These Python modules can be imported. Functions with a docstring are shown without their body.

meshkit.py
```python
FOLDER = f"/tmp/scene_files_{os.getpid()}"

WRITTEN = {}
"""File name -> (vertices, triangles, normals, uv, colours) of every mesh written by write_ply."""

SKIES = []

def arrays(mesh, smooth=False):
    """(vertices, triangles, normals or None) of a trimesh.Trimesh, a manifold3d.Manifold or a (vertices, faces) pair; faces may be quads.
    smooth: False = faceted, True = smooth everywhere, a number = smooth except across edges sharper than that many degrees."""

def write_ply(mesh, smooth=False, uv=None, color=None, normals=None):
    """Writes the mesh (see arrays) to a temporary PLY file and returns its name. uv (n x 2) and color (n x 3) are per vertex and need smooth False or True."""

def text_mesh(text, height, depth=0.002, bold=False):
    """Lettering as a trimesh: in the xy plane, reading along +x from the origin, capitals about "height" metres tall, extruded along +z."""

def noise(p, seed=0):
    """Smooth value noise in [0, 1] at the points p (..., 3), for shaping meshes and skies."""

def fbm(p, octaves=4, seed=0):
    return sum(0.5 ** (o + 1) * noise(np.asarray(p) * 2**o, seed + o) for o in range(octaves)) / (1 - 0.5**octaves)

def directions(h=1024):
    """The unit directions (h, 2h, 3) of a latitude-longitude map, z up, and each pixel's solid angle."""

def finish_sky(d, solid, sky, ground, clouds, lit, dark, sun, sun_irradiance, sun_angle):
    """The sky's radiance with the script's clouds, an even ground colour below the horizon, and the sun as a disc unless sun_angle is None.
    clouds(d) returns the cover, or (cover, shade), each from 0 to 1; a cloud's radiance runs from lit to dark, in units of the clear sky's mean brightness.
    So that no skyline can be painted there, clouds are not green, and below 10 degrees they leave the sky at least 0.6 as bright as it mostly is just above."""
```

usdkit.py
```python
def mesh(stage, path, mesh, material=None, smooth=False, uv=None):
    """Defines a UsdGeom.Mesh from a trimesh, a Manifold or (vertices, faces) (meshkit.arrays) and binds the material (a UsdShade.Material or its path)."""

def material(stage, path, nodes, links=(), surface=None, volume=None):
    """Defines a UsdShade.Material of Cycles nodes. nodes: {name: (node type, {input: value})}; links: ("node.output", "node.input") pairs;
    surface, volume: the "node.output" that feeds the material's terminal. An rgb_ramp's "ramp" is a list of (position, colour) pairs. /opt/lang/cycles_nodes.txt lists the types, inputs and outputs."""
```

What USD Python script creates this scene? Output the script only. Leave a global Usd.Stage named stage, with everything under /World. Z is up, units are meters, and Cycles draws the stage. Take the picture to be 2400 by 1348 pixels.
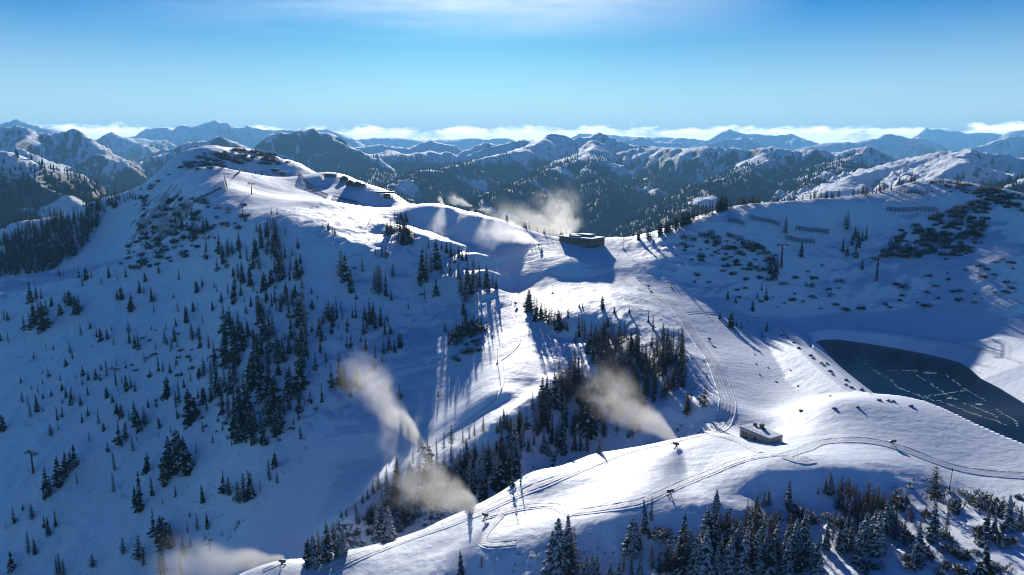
import math, random
import numpy as np
import trimesh
import meshkit, usdkit
from scipy import ndimage
from scipy.interpolate import RBFInterpolator
from scipy.spatial import cKDTree
from shapely.geometry import Polygon
from pxr import Usd, UsdGeom, UsdLux, UsdShade, Sdf, Gf, Vt

stage = Usd.Stage.CreateInMemory()
UsdGeom.SetStageUpAxis(stage, UsdGeom.Tokens.z)
UsdGeom.SetStageMetersPerUnit(stage, 1.0)
UsdGeom.Xform.Define(stage, "/World"); UsdGeom.Scope.Define(stage, "/World/Looks")

# ---------------------------------------------------------------- camera, sky, sun
EXPOSURE = 0.55
SUN_EL, SUN_AZ = math.radians(14.2), math.radians(-3.7)
SUN_POWER, SKY_POWER = 1.25, 0.05
HAZE = 5.2e-5
CAP = (11.0, 13.0, 14.5)
cam = UsdGeom.Camera.Define(stage, "/World/camera")
cam.CreateHorizontalApertureAttr(36.0); cam.CreateVerticalApertureAttr(36.0 * 575 / 1024)
cam.CreateFocalLengthAttr(27.0); cam.CreateClippingRangeAttr(Gf.Vec2f(0.5, 400000.0)); cam.CreateExposureAttr(EXPOSURE)
cam.AddTranslateOp().Set(Gf.Vec3d(0, 0, 250.0)); cam.AddRotateXOp().Set(90.0 - 10.27)

def material(name, *a, **k): return usdkit.material(stage, "/World/Looks/" + name, *a, **k)

sky_look = material("sky", {
    "sky": ("sky_texture", {"sky_type": "single_scattering", "sun_disc": False, "sun_elevation": SUN_EL, "sun_rotation": SUN_AZ, "altitude": 2000.0, "air_density": 1.0, "aerosol_density": 0.35, "ozone_density": 2.5}),
    "tint": ("hsv", {"saturation": 1.35, "value": 1.0}),
    # clear, dry winter air: deep blue away from the sun, pale low down
    "sc": ("separate_color", {}), "cc": ("combine_color", {}),
    "pr": ("math", {"math_type": "power", "value2": 1.85}), "pg": ("math", {"math_type": "power", "value2": 1.3}), "pb": ("math", {"math_type": "power", "value2": 1.08}),
    "gr": ("math", {"math_type": "multiply", "value2": 0.05}), "gg": ("math", {"math_type": "multiply", "value2": 0.55}), "gb": ("math", {"math_type": "multiply", "value2": 1.02}),
    "kr": ("math", {"math_type": "minimum", "value2": CAP[0]}), "kg": ("math", {"math_type": "minimum", "value2": CAP[1]}), "kb": ("math", {"math_type": "minimum", "value2": CAP[2]}),
    "tc": ("texture_coordinate", {}), "sep": ("separate_xyz", {}),
    # a bank of cloud low over the farthest peaks
    "low": ("map_range", {"from_min": 0.018, "from_max": 0.038, "to_min": 1.0, "to_max": 0.0, "clamp": True}),
    "m1": ("mapping", {"scale": (13.0, 13.0, 42.0)}), "n1": ("noise_texture", {"scale": 1.6, "detail": 8.0, "roughness": 0.62}),
    "ya": ("map_range", {"range_type": "smoothstep", "from_min": 0.4, "from_max": 0.75, "clamp": True}), "b3": ("math", {"math_type": "multiply"}), "lw": ("map_range", {"from_min": -0.03, "from_max": -0.005, "clamp": True}), "b2": ("math", {"math_type": "multiply"}),
    "w1": ("math", {"math_type": "multiply_add", "value2": 1.9, "value3": -1.2}), "b1": ("math", {"math_type": "add", "use_clamp": True}),
    "r1": ("map_range", {"from_min": 0.35, "from_max": 0.7, "clamp": True}),
    # high thin cirrus
    "m2": ("mapping", {"scale": (1.0, 2.2, 5.0), "rotation": (0.0, 0.0, 0.5)}), "n2": ("noise_texture", {"scale": 2.6, "detail": 8.0, "roughness": 0.62, "distortion": 0.6}),
    "r2": ("map_range", {"from_min": 0.58, "from_max": 0.86, "to_max": 0.5, "clamp": True}),
    "hi": ("map_range", {"from_min": 0.12, "from_max": 0.2, "clamp": True}), "c2": ("math", {"math_type": "multiply"}), "up": ("map_range", {"from_min": 0.22, "from_max": 0.45, "to_min": 1.0, "to_max": 0.12, "clamp": True}), "c3": ("math", {"math_type": "multiply"}),
    "sd": ("map_range", {"from_min": -0.42, "from_max": 0.0, "clamp": True}), "sa": ("math", {"math_type": "absolute"}), "s0": ("math", {"math_type": "multiply_add", "value1": 1.0, "value2": 1.0, "value3": 0.075}),
    "sn": ("math", {"math_type": "multiply", "value2": -1.0}), "se": ("map_range", {"from_min": 0.125, "from_max": 0.20, "clamp": True}), "se2": ("map_range", {"from_min": 0.24, "from_max": 0.34, "to_min": 1.0, "to_max": 0.0, "clamp": True}),
    "v1": ("math", {"math_type": "multiply"}), "v2": ("math", {"math_type": "multiply"}), "m3": ("mapping", {"scale": (1.2, 1.2, 9.0), "location": (0.3, 0.0, 0.0)}), "n3": ("noise_texture", {"scale": 2.2, "detail": 7.0, "roughness": 0.6}),
    "r3": ("map_range", {"from_min": 0.22, "from_max": 0.6, "clamp": True}), "v3": ("math", {"math_type": "multiply"}), "v4": ("math", {"math_type": "maximum"}),
    "pf": ("map_range", {"range_type": "smoothstep", "from_min": -0.02, "from_max": 0.19, "to_min": 0.84, "to_max": 0.0, "clamp": True}), "ys": ("map_range", {"range_type": "smoothstep", "from_min": -0.6, "from_max": 0.85, "to_min": 0.06, "to_max": 1.0, "clamp": True}), "pm": ("math", {"math_type": "multiply"}), "pale": ("mix_color", {"b": (11.2, 13.0, 13.8)}),
    "mix1": ("mix_color", {"b": (46.0, 45.5, 45.0)}), "mix2": ("mix_color", {"b": (20.0, 20.0, 20.2)}),
    "bg": ("background_shader", {"strength": SKY_POWER}),
}, [("sky.color", "tint.color"), ("tint.color", "sc.color"), ("sc.r", "pr.value1"), ("sc.g", "pg.value1"), ("sc.b", "pb.value1"),
    ("pr.value", "gr.value1"), ("pg.value", "gg.value1"), ("pb.value", "gb.value1"), ("gr.value", "kr.value1"), ("gg.value", "kg.value1"), ("gb.value", "kb.value1"), ("kr.value", "cc.r"), ("kg.value", "cc.g"), ("kb.value", "cc.b"), ("tc.generated", "sep.vector"), ("sep.z", "low.value"),
    ("tc.generated", "m1.vector"), ("m1.vector", "n1.vector"), ("n1.fac", "w1.value1"), ("w1.value", "b1.value1"), ("low.result", "b1.value2"), ("b1.value", "b2.value1"), ("sep.z", "lw.value"), ("lw.result", "b2.value2"), ("b2.value", "b3.value1"), ("sep.y", "ya.value"), ("ya.result", "b3.value2"), ("b3.value", "r1.value"),
    ("tc.generated", "m2.vector"), ("m2.vector", "n2.vector"), ("n2.fac", "r2.value"), ("sep.z", "hi.value"), ("r2.result", "c2.value1"), ("hi.result", "c2.value2"),
    ("cc.color", "pale.a"), ("sep.z", "pf.value"), ("pf.result", "pm.value1"), ("sep.y", "ys.value"), ("ys.result", "pm.value2"), ("pm.value", "pale.fac"), ("pale.result", "mix1.a"), ("r1.result", "mix1.fac"), ("mix1.result", "mix2.a"), ("c2.value", "c3.value1"), ("sep.z", "up.value"), ("up.result", "c3.value2"), ("sep.x", "s0.value1"), ("s0.value", "sa.value1"), ("sa.value", "sn.value1"), ("sn.value", "sd.value"), ("sep.z", "se.value"), ("sep.z", "se2.value"),
    ("sd.result", "v1.value1"), ("se.result", "v1.value2"), ("v1.value", "v2.value1"), ("se2.result", "v2.value2"), ("tc.generated", "m3.vector"), ("m3.vector", "n3.vector"), ("n3.fac", "r3.value"),
    ("v2.value", "v3.value1"), ("r3.result", "v3.value2"), ("v3.value", "v4.value1"), ("c3.value", "v4.value2"), ("v4.value", "mix2.fac"), ("mix2.result", "bg.color")], surface="bg.background")
dome = UsdLux.DomeLight.Define(stage, "/World/sky"); dome.CreateIntensityAttr(1.0)
UsdShade.MaterialBindingAPI.Apply(dome.GetPrim()).Bind(sky_look)
sun = UsdLux.DistantLight.Define(stage, "/World/sun")
sun.CreateNormalizeAttr(True); sun.CreateIntensityAttr(SUN_POWER); sun.CreateAngleAttr(0.53); sun.CreateColorAttr(Gf.Vec3f(1.0, 0.95, 0.87))
sun.AddRotateZOp().Set(-math.degrees(SUN_AZ)); sun.AddRotateXOp().Set(-(90.0 - math.degrees(SUN_EL)))

# ---------------------------------------------------------------- helpers
_used = {}
def numbered(parent, name):
    n = _used.get((parent, name), 0); _used[(parent, name)] = n + 1
    return f"{parent}/{name}" if n == 0 else f"{parent}/{name}_{n:03d}"

def tag(p, label=None, category=None, group=None, kind=None):
    p = p.GetPrim() if hasattr(p, "GetPrim") else p
    for k, v in (("label", label), ("category", category), ("group", group), ("kind", kind)):
        if v: p.SetCustomDataByKey(k, v)
    return p

def thing(name, loc=(0, 0, 0), rotz=0.0, scale=None):
    x = UsdGeom.Xform.Define(stage, numbered("/World", name))
    x.AddTranslateOp().Set(Gf.Vec3d(*map(float, loc))); x.AddRotateZOp().Set(math.degrees(rotz))
    if scale is not None: x.AddScaleOp().Set(Gf.Vec3f(*map(float, np.broadcast_to(scale, 3))))
    return x

def part(parent, name, mesh, look, smooth=False):
    path = parent if isinstance(parent, str) else str(parent.GetPath())
    return usdkit.mesh(stage, numbered(path, name), mesh, look, smooth)

def grid_mesh(path, P, look, attrs=None):
    na, nr = P.shape[:2]
    i = np.arange(na * nr).reshape(na, nr)
    q = np.stack([i[:-1, :-1], i[1:, :-1], i[1:, 1:], i[:-1, 1:]], -1).reshape(-1, 4)
    m = UsdGeom.Mesh.Define(stage, path)
    m.CreatePointsAttr(Vt.Vec3fArray.FromNumpy(P.reshape(-1, 3).astype(np.float32)))
    m.CreateFaceVertexCountsAttr(Vt.IntArray.FromNumpy(np.full(len(q), 4, np.int32)))
    m.CreateFaceVertexIndicesAttr(Vt.IntArray.FromNumpy(q.astype(np.int32).ravel()))
    m.CreateSubdivisionSchemeAttr("none")
    da, dr = np.gradient(P, axis=0), np.gradient(P, axis=1)
    n = np.cross(dr, da).reshape(-1, 3); n *= np.sign(n[:, 2:3]); n /= np.linalg.norm(n, axis=1, keepdims=True)
    m.CreateNormalsAttr(Vt.Vec3fArray.FromNumpy(n.astype(np.float32))); m.SetNormalsInterpolation("vertex")
    for k, v in (attrs or {}).items():
        UsdGeom.PrimvarsAPI(m).CreatePrimvar(k, Sdf.ValueTypeNames.FloatArray, "vertex").Set(Vt.FloatArray.FromNumpy(v.ravel().astype(np.float32)))
    UsdShade.MaterialBindingAPI.Apply(m.GetPrim()).Bind(look)
    return m

# ---------------------------------------------------------------- camera model (used to survey the terrain)
FPX, PITCH = 1800.0, math.radians(10.27)
CP, SP = math.cos(PITCH), math.sin(PITCH)
CAMZ = 250.0

def tdrop(v):
    k = -(v - 674.0) / FPX
    return (SP - k * CP) / (CP + k * SP)

def xper(u, v):
    k = -(v - 674.0) / FPX
    return ((u - 1200.0) / FPX) / (CP + k * SP)

# survey of the terrain: columns of sight lines; "S" starts at a distance, "s" climbs at a slope, "H" is out of sight
COLS = {
 -200: [("S",1348,330),("S",1050,425),("S",750,580),("H",690,-150),("S",650,780),("S",560,880)],
 0: [("S",1348,320),(1250,.28),(1150,.28),(1050,.28),(950,.28),(850,.28),(750,.28),("H",690,-136),("S",665,760),(600,.32),(540,.32)],
 150: [("S",1348,310),(1250,.28),(1150,.28),(1050,.28),(950,.28),(850,.28),(750,.28),(700,.3),("H",700,-128),("S",630,775),(600,.32),(550,.32)],
 300: [("S",1348,300),(1250,.28),(1150,.28),(1050,.28),(950,.28),(850,.28),(750,.28),(650,.32),("H",690,-103),("S",580,770),(540,.3),(500,.3)],
 450: [("S",1348,285),(1250,.27),(1150,.27),(1050,.27),(950,.27),(850,.27),(750,.3),(650,.3),(560,.35),(510,.38),(480,.15),(450,.25),(400,.2),(350,.2)],
 600: [("S",1348,262),(1250,.25),(1150,.25),(1050,.25),(950,.3),(850,.3),(750,.3),(650,.3),(550,.35),(510,.3),(480,.08),(450,.08),(420,.04),(400,.04),(380,.22),(352,.25)],
 750: [("S",1348,203),("H",236,-152),("S",1290,266),(1200,.27),(1100,.27),(1000,.27),(900,.3),(800,.3),(700,.3),(600,.35),(530,.3),(495,.08),(470,.24),(440,.02),(420,.03)],
 900: [("S",1348,198),(1300,.02),("H",243,-146),("S",1240,264),(1180,.5),("S",1090,308),(1000,.2),(900,.2),(800,.25),(700,.31),(620,.34),(570,.28),(550,.1),(525,.25),(490,.01),(465,.02)],
 1050: [("S",1348,192),(1280,.02),("H",250,-139),("S",1190,264),(1110,.7),("S",950,340),(880,.15),(800,.15),(740,.15),(690,.3),(640,.3),(600,.2),("S",540,622),(520,.22),(490,.03)],
 1120: [("S",1348,190),(1300,.3),(1200,0.),("S",950,315),(900,.08),(830,.08)],
 1200: [("S",1348,188),(1290,.35),(1220,.0),("H",262,-132),("S",1120,266),(1040,.6),("S",920,316),(850,.08),(760,.08),(690,.08),(665,.1),(600,.25),(550,.25),(528,.04)],
 1280: [("S",1348,187),(1270,.35),(1170,.0),("S",880,332),(850,.08),(790,.08),(745,.2),(690,.05),(660,.12),(600,.25)],
 1350: [("S",1348,185),(1250,.4),(1150,.0),("H",276,-127),("S",1060,287),(950,.3),(870,.35),(850,.1),(800,.1),(760,.38),(690,.06),(655,.12),(605,.27),(590,.1)],
 1500: [("S",1348,180),(1250,.35),(1190,.42),(1100,.0),("H",276,-116),("S",1030,284),(950,.25),(870,.25),(800,.2),(740,.15),(690,.05),(650,.1),(605,.2),(590,.08)],
 1650: [("S",1348,175),(1250,.3),(1180,.42),(1100,-.02),(1020,-.04),(950,0.0),(870,0.02),(800,0.03),(740,.06),(700,.1),(650,.25),(580,.35),(512,.4)],
 1800: [("S",1348,172),(1280,.1),(1180,.2),(1100,.45),(1045,-.1),(1010,-.2),(960,-.05),(900,.02),(800,.02),(755,.08),(700,.3),(620,.38),(550,.38),(482,.38)],
 1950: [("S",1348,168),(1250,.1),(1160,.22),(1090,.32),(1045,-.12),(940,.08),("S",785,400),(740,.1),(650,.33),(550,.33),(470,.33)],
 2100: [("S",1348,165),(1250,.05),(1170,.1),(1100,.2),(1045,0.),(980,.08),("S",790,390),(750,.1),(650,.35),(550,.35),(452,.35)],
 2250: [("S",1348,162),(1250,0.),(1170,0.),(1130,.15),(1095,0.),(1040,.1),("S",800,377),(700,.3),(600,.35),(500,.35),(430,.3)],
 2400: [("S",1348,160),(1250,0.),(1170,0.),(1110,0.02),("S",880,306),(840,.1),(800,.02),(760,.06),(700,.35),(600,.35),(500,.35)],
 2600: [("S",1348,158),(1170,0.),(1080,.02),("S",900,330),(800,.1),(700,.35),(600,.35),(500,.35)],
}
# crest lines: (pixel column, pixel row, forward distance) and how the ground falls away behind them (forward step, drop)
LINES = [
 ([(560,1352,206),(620,1326,208),(665,1312,209),(715,1322,208),(806,1297,212),(937,1267,221),(1105,1188,230),(1172,1154,236),(1232,1115,243),(1337,1088,255),(1384,1064,257),(1425,1060,257),(1507,1045,259),(1535,1038,260)], [(9,5),(20,13)]),
 ([(804,1216,268),(870,1156,279),(950,1105,287),(1026,1070,290),(1080,1035,292),(1124,1000,294),(1200,958,299),(1244,941,305),(1268,915,315),(1296,898,322),(1304,850,345),(1330,810,372)], [(14,.5)]),
 ([(970,531,614),(1044,553,586),(1104,579,550),(1129,611,520),(1167,673,476)], [(14,6)]),
 ([(-100,705,628),(0,690,630),(60,672,636),(130,652,645),(215,635,640),(300,605,634),(370,575,650)], [(20,9),(45,20)]),
 ([(30,522,890),(150,508,905),(215,472,925),(330,440,930),(395,387,1000),(450,352,1050)], [(60,30),(200,120)]),
 ([(450,348,1060),(500,343,1100),(560,346,1150),(640,365,1150),(690,390,1120)], [(80,30),(300,160)]),
 ([(690,395,1090),(760,412,990),(830,432,930),(900,460,850),(1000,480,740),(1060,487,690),(1120,495,650),(1170,512,620),(1230,533,600),(1300,553,590),(1345,556,610),(1420,563,615),(1480,564,620)], [(25,10),(90,55),(300,190)]),
 ([(1490,563,620),(1560,548,620),(1620,520,612),(1650,505,612),(1735,480,600),(1800,473,590),(1900,466,592),(2000,461,603),(2060,450,606),(2110,433,608),(2160,423,606),(2200,417,606),(2260,424,600),(2330,438,562),(2400,454,550),(2600,462,570)], [(14,5),(40,24),(200,130)]),
]
DAMZ, POOLZ = -96.0, -101.5
CREST = [(1838,766),(1862,785),(1900,830),(1950,872),(2000,912),(2050,938),(2110,950),(2170,968),(2270,1010),(2340,1036),(2400,1058),(2500,1090)]
SHORE = [(1905,806),(1922,797),(1960,795),(2030,805),(2100,816),(2180,832),(2245,848),(2270,862),(2300,888),(2340,908),(2400,945),(2500,1010),(2560,1060)]

def at(u, v, Y):
    return xper(u, v) * Y, Y, -tdrop(v) * Y

def survey():
    P = []
    for u, col in COLS.items():
        v0 = Y = None
        for c in col:
            if c[0] == "H":
                P.append((xper(u, v0 or 900) * c[1], c[1], c[2])); continue
            if c[0] == "S": v0, Y = c[1], c[2]
            else:
                v, s = c
                Y = Y * (tdrop(v0) + s) / (tdrop(v) + s); v0 = v
            P.append(at(u, v0, Y))
    for knots, falls in LINES:
        k = np.array(knots, float)
        d = np.r_[0, np.cumsum(np.hypot(np.diff(k[:, 0]), np.diff(k[:, 1])))]
        s = np.linspace(0, d[-1], max(int(d[-1] / 45) + 1, 2))
        for u, v, Y in zip(np.interp(s, d, k[:, 0]), np.interp(s, d, k[:, 1]), np.exp(np.interp(s, d, np.log(k[:, 2])))):
            X, Y, z = at(u, v, Y)
            P.append((X, Y, z))
            for dy, dz in falls: P.append((X * (Y + dy) / Y, Y + dy, z - dz))
    for az in np.linspace(-46, 46, 24):
        for r, z in ((1650, -330), (1900, -420)):
            P.append((r * math.sin(math.radians(az)), r * math.cos(math.radians(az)), z))
        P.append((95 * math.sin(math.radians(az)), 95 * math.cos(math.radians(az)), -95 if az > -12 else -150))
    return np.array(P)

AZ0, AZ1, R0, R1 = math.radians(-43), math.radians(43), 112.0, 1850.0
NA, NR = 860, 760
az = np.linspace(AZ0, AZ1, NA); lr = np.linspace(math.log(R0), math.log(R1), NR)

def line_xy(px, z):
    out = []
    for u, v in px:
        Y = -z / tdrop(v); out.append((xper(u, v) * Y, Y))
    return np.array(out)

def dist_line(x, y, L):
    best = np.full(x.shape, 1e9); side = np.zeros(x.shape)
    for (ax, ay), (bx, by) in zip(L[:-1], L[1:]):
        dx, dy = bx - ax, by - ay; q = dx * dx + dy * dy
        t = np.clip(((x - ax) * dx + (y - ay) * dy) / q, 0, 1)
        d = np.hypot(x - ax - t * dx, y - ay - t * dy)
        c = (x - ax) * dy - (y - ay) * dx
        m = d < best
        best = np.where(m, d, best); side = np.where(m, np.sign(c), side)
    return best, side

def inside(x, y, poly):
    r = np.zeros(x.shape, bool)
    n = len(poly)
    for i in range(n):
        (ax, ay), (bx, by) = poly[i], poly[(i + 1) % n]
        c = ((ay > y) != (by > y)) & (x < (bx - ax) * (y - ay) / (by - ay + 1e-12) + ax)
        r ^= c
    return r

def smooth(a, b, x):
    t = np.clip((x - a) / (b - a), 0, 1); return t * t * (3 - 2 * t)

def fbm2(x, y, octaves=4, seed=0, ridged=False):
    out, amp, tot = np.zeros(np.shape(x)), 1.0, 0.0
    for o in range(octaves):
        n = vnoise(x * 2 ** o + 17.3 * o + seed * 31.7, y * 2 ** o - 9.1 * o + seed * 12.9)
        if ridged: n = 1 - 2 * abs(n)
        out += amp * n; tot += amp; amp *= 0.5
    return out / tot

_rng = np.random.default_rng(7)
_perm = _rng.permutation(4096); _gr = _rng.uniform(0, 2 * np.pi, 4096)
def vnoise(x, y):
    xi, yi = np.floor(x).astype(np.int64), np.floor(y).astype(np.int64)
    fx, fy = x - xi, y - yi
    def g(i, j):
        h = _gr[_perm[(_perm[i & 4095] + j) & 4095]]
        return np.cos(h) * (x - i) + np.sin(h) * (y - j)
    u, w = fx * fx * fx * (fx * (fx * 6 - 15) + 10), fy * fy * fy * (fy * (fy * 6 - 15) + 10)
    a, b = g(xi, yi), g(xi + 1, yi)
    c, d = g(xi, yi + 1), g(xi + 1, yi + 1)
    return (a + (b - a) * u) * (1 - w) + (c + (d - c) * u) * w

def build_near():
    P = survey()
    pa, pr = np.arctan2(P[:, 0], P[:, 1]), np.log(np.hypot(P[:, 0], P[:, 1]))
    rbf = RBFInterpolator(np.c_[pa, pr], P[:, 2], kernel="thin_plate_spline", smoothing=1e-5)
    ca, cr = np.linspace(AZ0, AZ1, 260), np.linspace(lr[0], lr[-1], 260)
    G = np.stack(np.meshgrid(ca, cr, indexing="ij"), -1)
    z = rbf(G.reshape(-1, 2)).reshape(260, 260)
    z = ndimage.gaussian_filter(z, 0.8)
    ia, ir = np.meshgrid(np.linspace(0, 259, NA), np.linspace(0, 259, NR), indexing="ij")
    Z = ndimage.map_coordinates(z, [ia, ir], order=3, mode="nearest")
    A, L = np.meshgrid(az, lr, indexing="ij"); R = np.exp(L)
    X, Y = R * np.sin(A), R * np.cos(A)
    return X, Y, Z

SMOOTH_PX = [
 [(560,1420),(700,1330),(937,1262),(1172,1150),(1384,1062),(1575,1025),(1700,930),(1690,860),(1600,760),(1490,690),(1480,640),(1600,640),(1700,740),(1860,745),(2000,880),(2400,1040),(2500,1150),(1900,1110),(1700,1150),(1600,1200),(1420,1240),(1250,1270),(1000,1330),(900,1420)],
 [(400,1400),(560,1250),(760,1030),(880,900),(960,830),(1090,900),(1150,760),(1180,680),(1300,700),(1340,790),(1290,900),(1200,950),(1000,1050),(870,1150),(690,1310),(640,1400)],
 [(960,520),(1050,548),(1130,610),(1180,680),(1300,680),(1480,690),(1490,600),(1430,560),(1300,540),(1100,480),(760,405),(560,400),(520,440),(600,500),(760,480),(900,500)],
 [(1860,745),(2000,700),(2400,760),(2600,900),(2500,1100),(2000,880)],
]

def to_px(X, Y, Z):
    d = CP * Y - SP * Z; k = (SP * Y + CP * Z) / d
    return 1200 + FPX * X / d, 674 - FPX * k

def shape_near(X, Y, Z):
    U, V = to_px(X, Y, Z)
    sm = np.zeros(Z.shape)
    for poly in SMOOTH_PX: sm = np.maximum(sm, inside(U, V, poly).astype(float))
    sm = ndimage.gaussian_filter(sm, 7)
    rough = 1 - 0.85 * sm
    R = np.hypot(X, Y)
    crest, shore = line_xy(CREST, DAMZ), line_xy(SHORE, POOLZ)
    basin = list(map(tuple, shore)) + list(map(tuple, crest[:1:-1]))
    dc, side = dist_line(X, Y, crest)
    ds, _ = dist_line(X, Y, shore)
    ins = inside(X, Y, basin)
    far = smooth(15, 60, np.minimum(dc, ds)) * ~ins
    Z = Z + rough * (2.3 * fbm2(X / 46, Y / 46, 4, 1) + 2.2 * fbm2(X / 95, Y / 95, 3, 2) * smooth(150, 500, R)) * (0.25 + 0.75 * far)
    Z = Z + rough * far * 1.7 * (fbm2(X / 21, Y / 34, 4, 3, True) - .35)
    Z = Z + (1 - rough) * (1.15 * fbm2(X / 52, Y / 30, 3, 4) + 0.2 * fbm2(X / 9 + Y / 20, Y / 3.2, 3, 5)) * (0.3 + 0.7 * far)
    # the dam and the pool
    out = ~ins
    folds = (.55 * fbm2(X / 26 + Y / 40, Y / 11 - X / 30, 3, 41) + .12 * fbm2(X / 5, Y / 5, 2, 42)) * smooth(3, 14, dc)
    Z = np.where(out & (side > 0), np.maximum(Z, DAMZ - .36 * np.maximum(dc - 3.5, 0) + folds), Z)
    Z = np.where(out & (ds < 40) & (dc > 6), np.maximum(Z, POOLZ + .28 * np.minimum(ds, 6) - .15 * np.maximum(ds - 10, 0)), Z)
    Z = np.where(out & (ds < 30) & (dc > 12), np.minimum(Z, POOLZ + .45 * ds), Z)
    flat = np.maximum(DAMZ - .5 * np.maximum(dc - 2.5, 0), np.maximum(POOLZ - .4 * ds, -109))
    Z = np.where(ins, flat, Z)
    crown = smooth(5, 2.5, dc) * (Y < 460)
    Z = Z * (1 - crown) + np.maximum(DAMZ, np.where(side > 0, Z, DAMZ)) * crown
    dza, dzr = np.gradient(Z, az, axis=0) / R, np.gradient(Z, lr, axis=1) / R
    bare = smooth(.62, 1.15, np.hypot(dza, dzr) + .45 * fbm2(X / 14, Y / 14, 3, 8)) * .6 * smooth(.3, .6, rough)
    return Z, rough * far, bare
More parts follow.
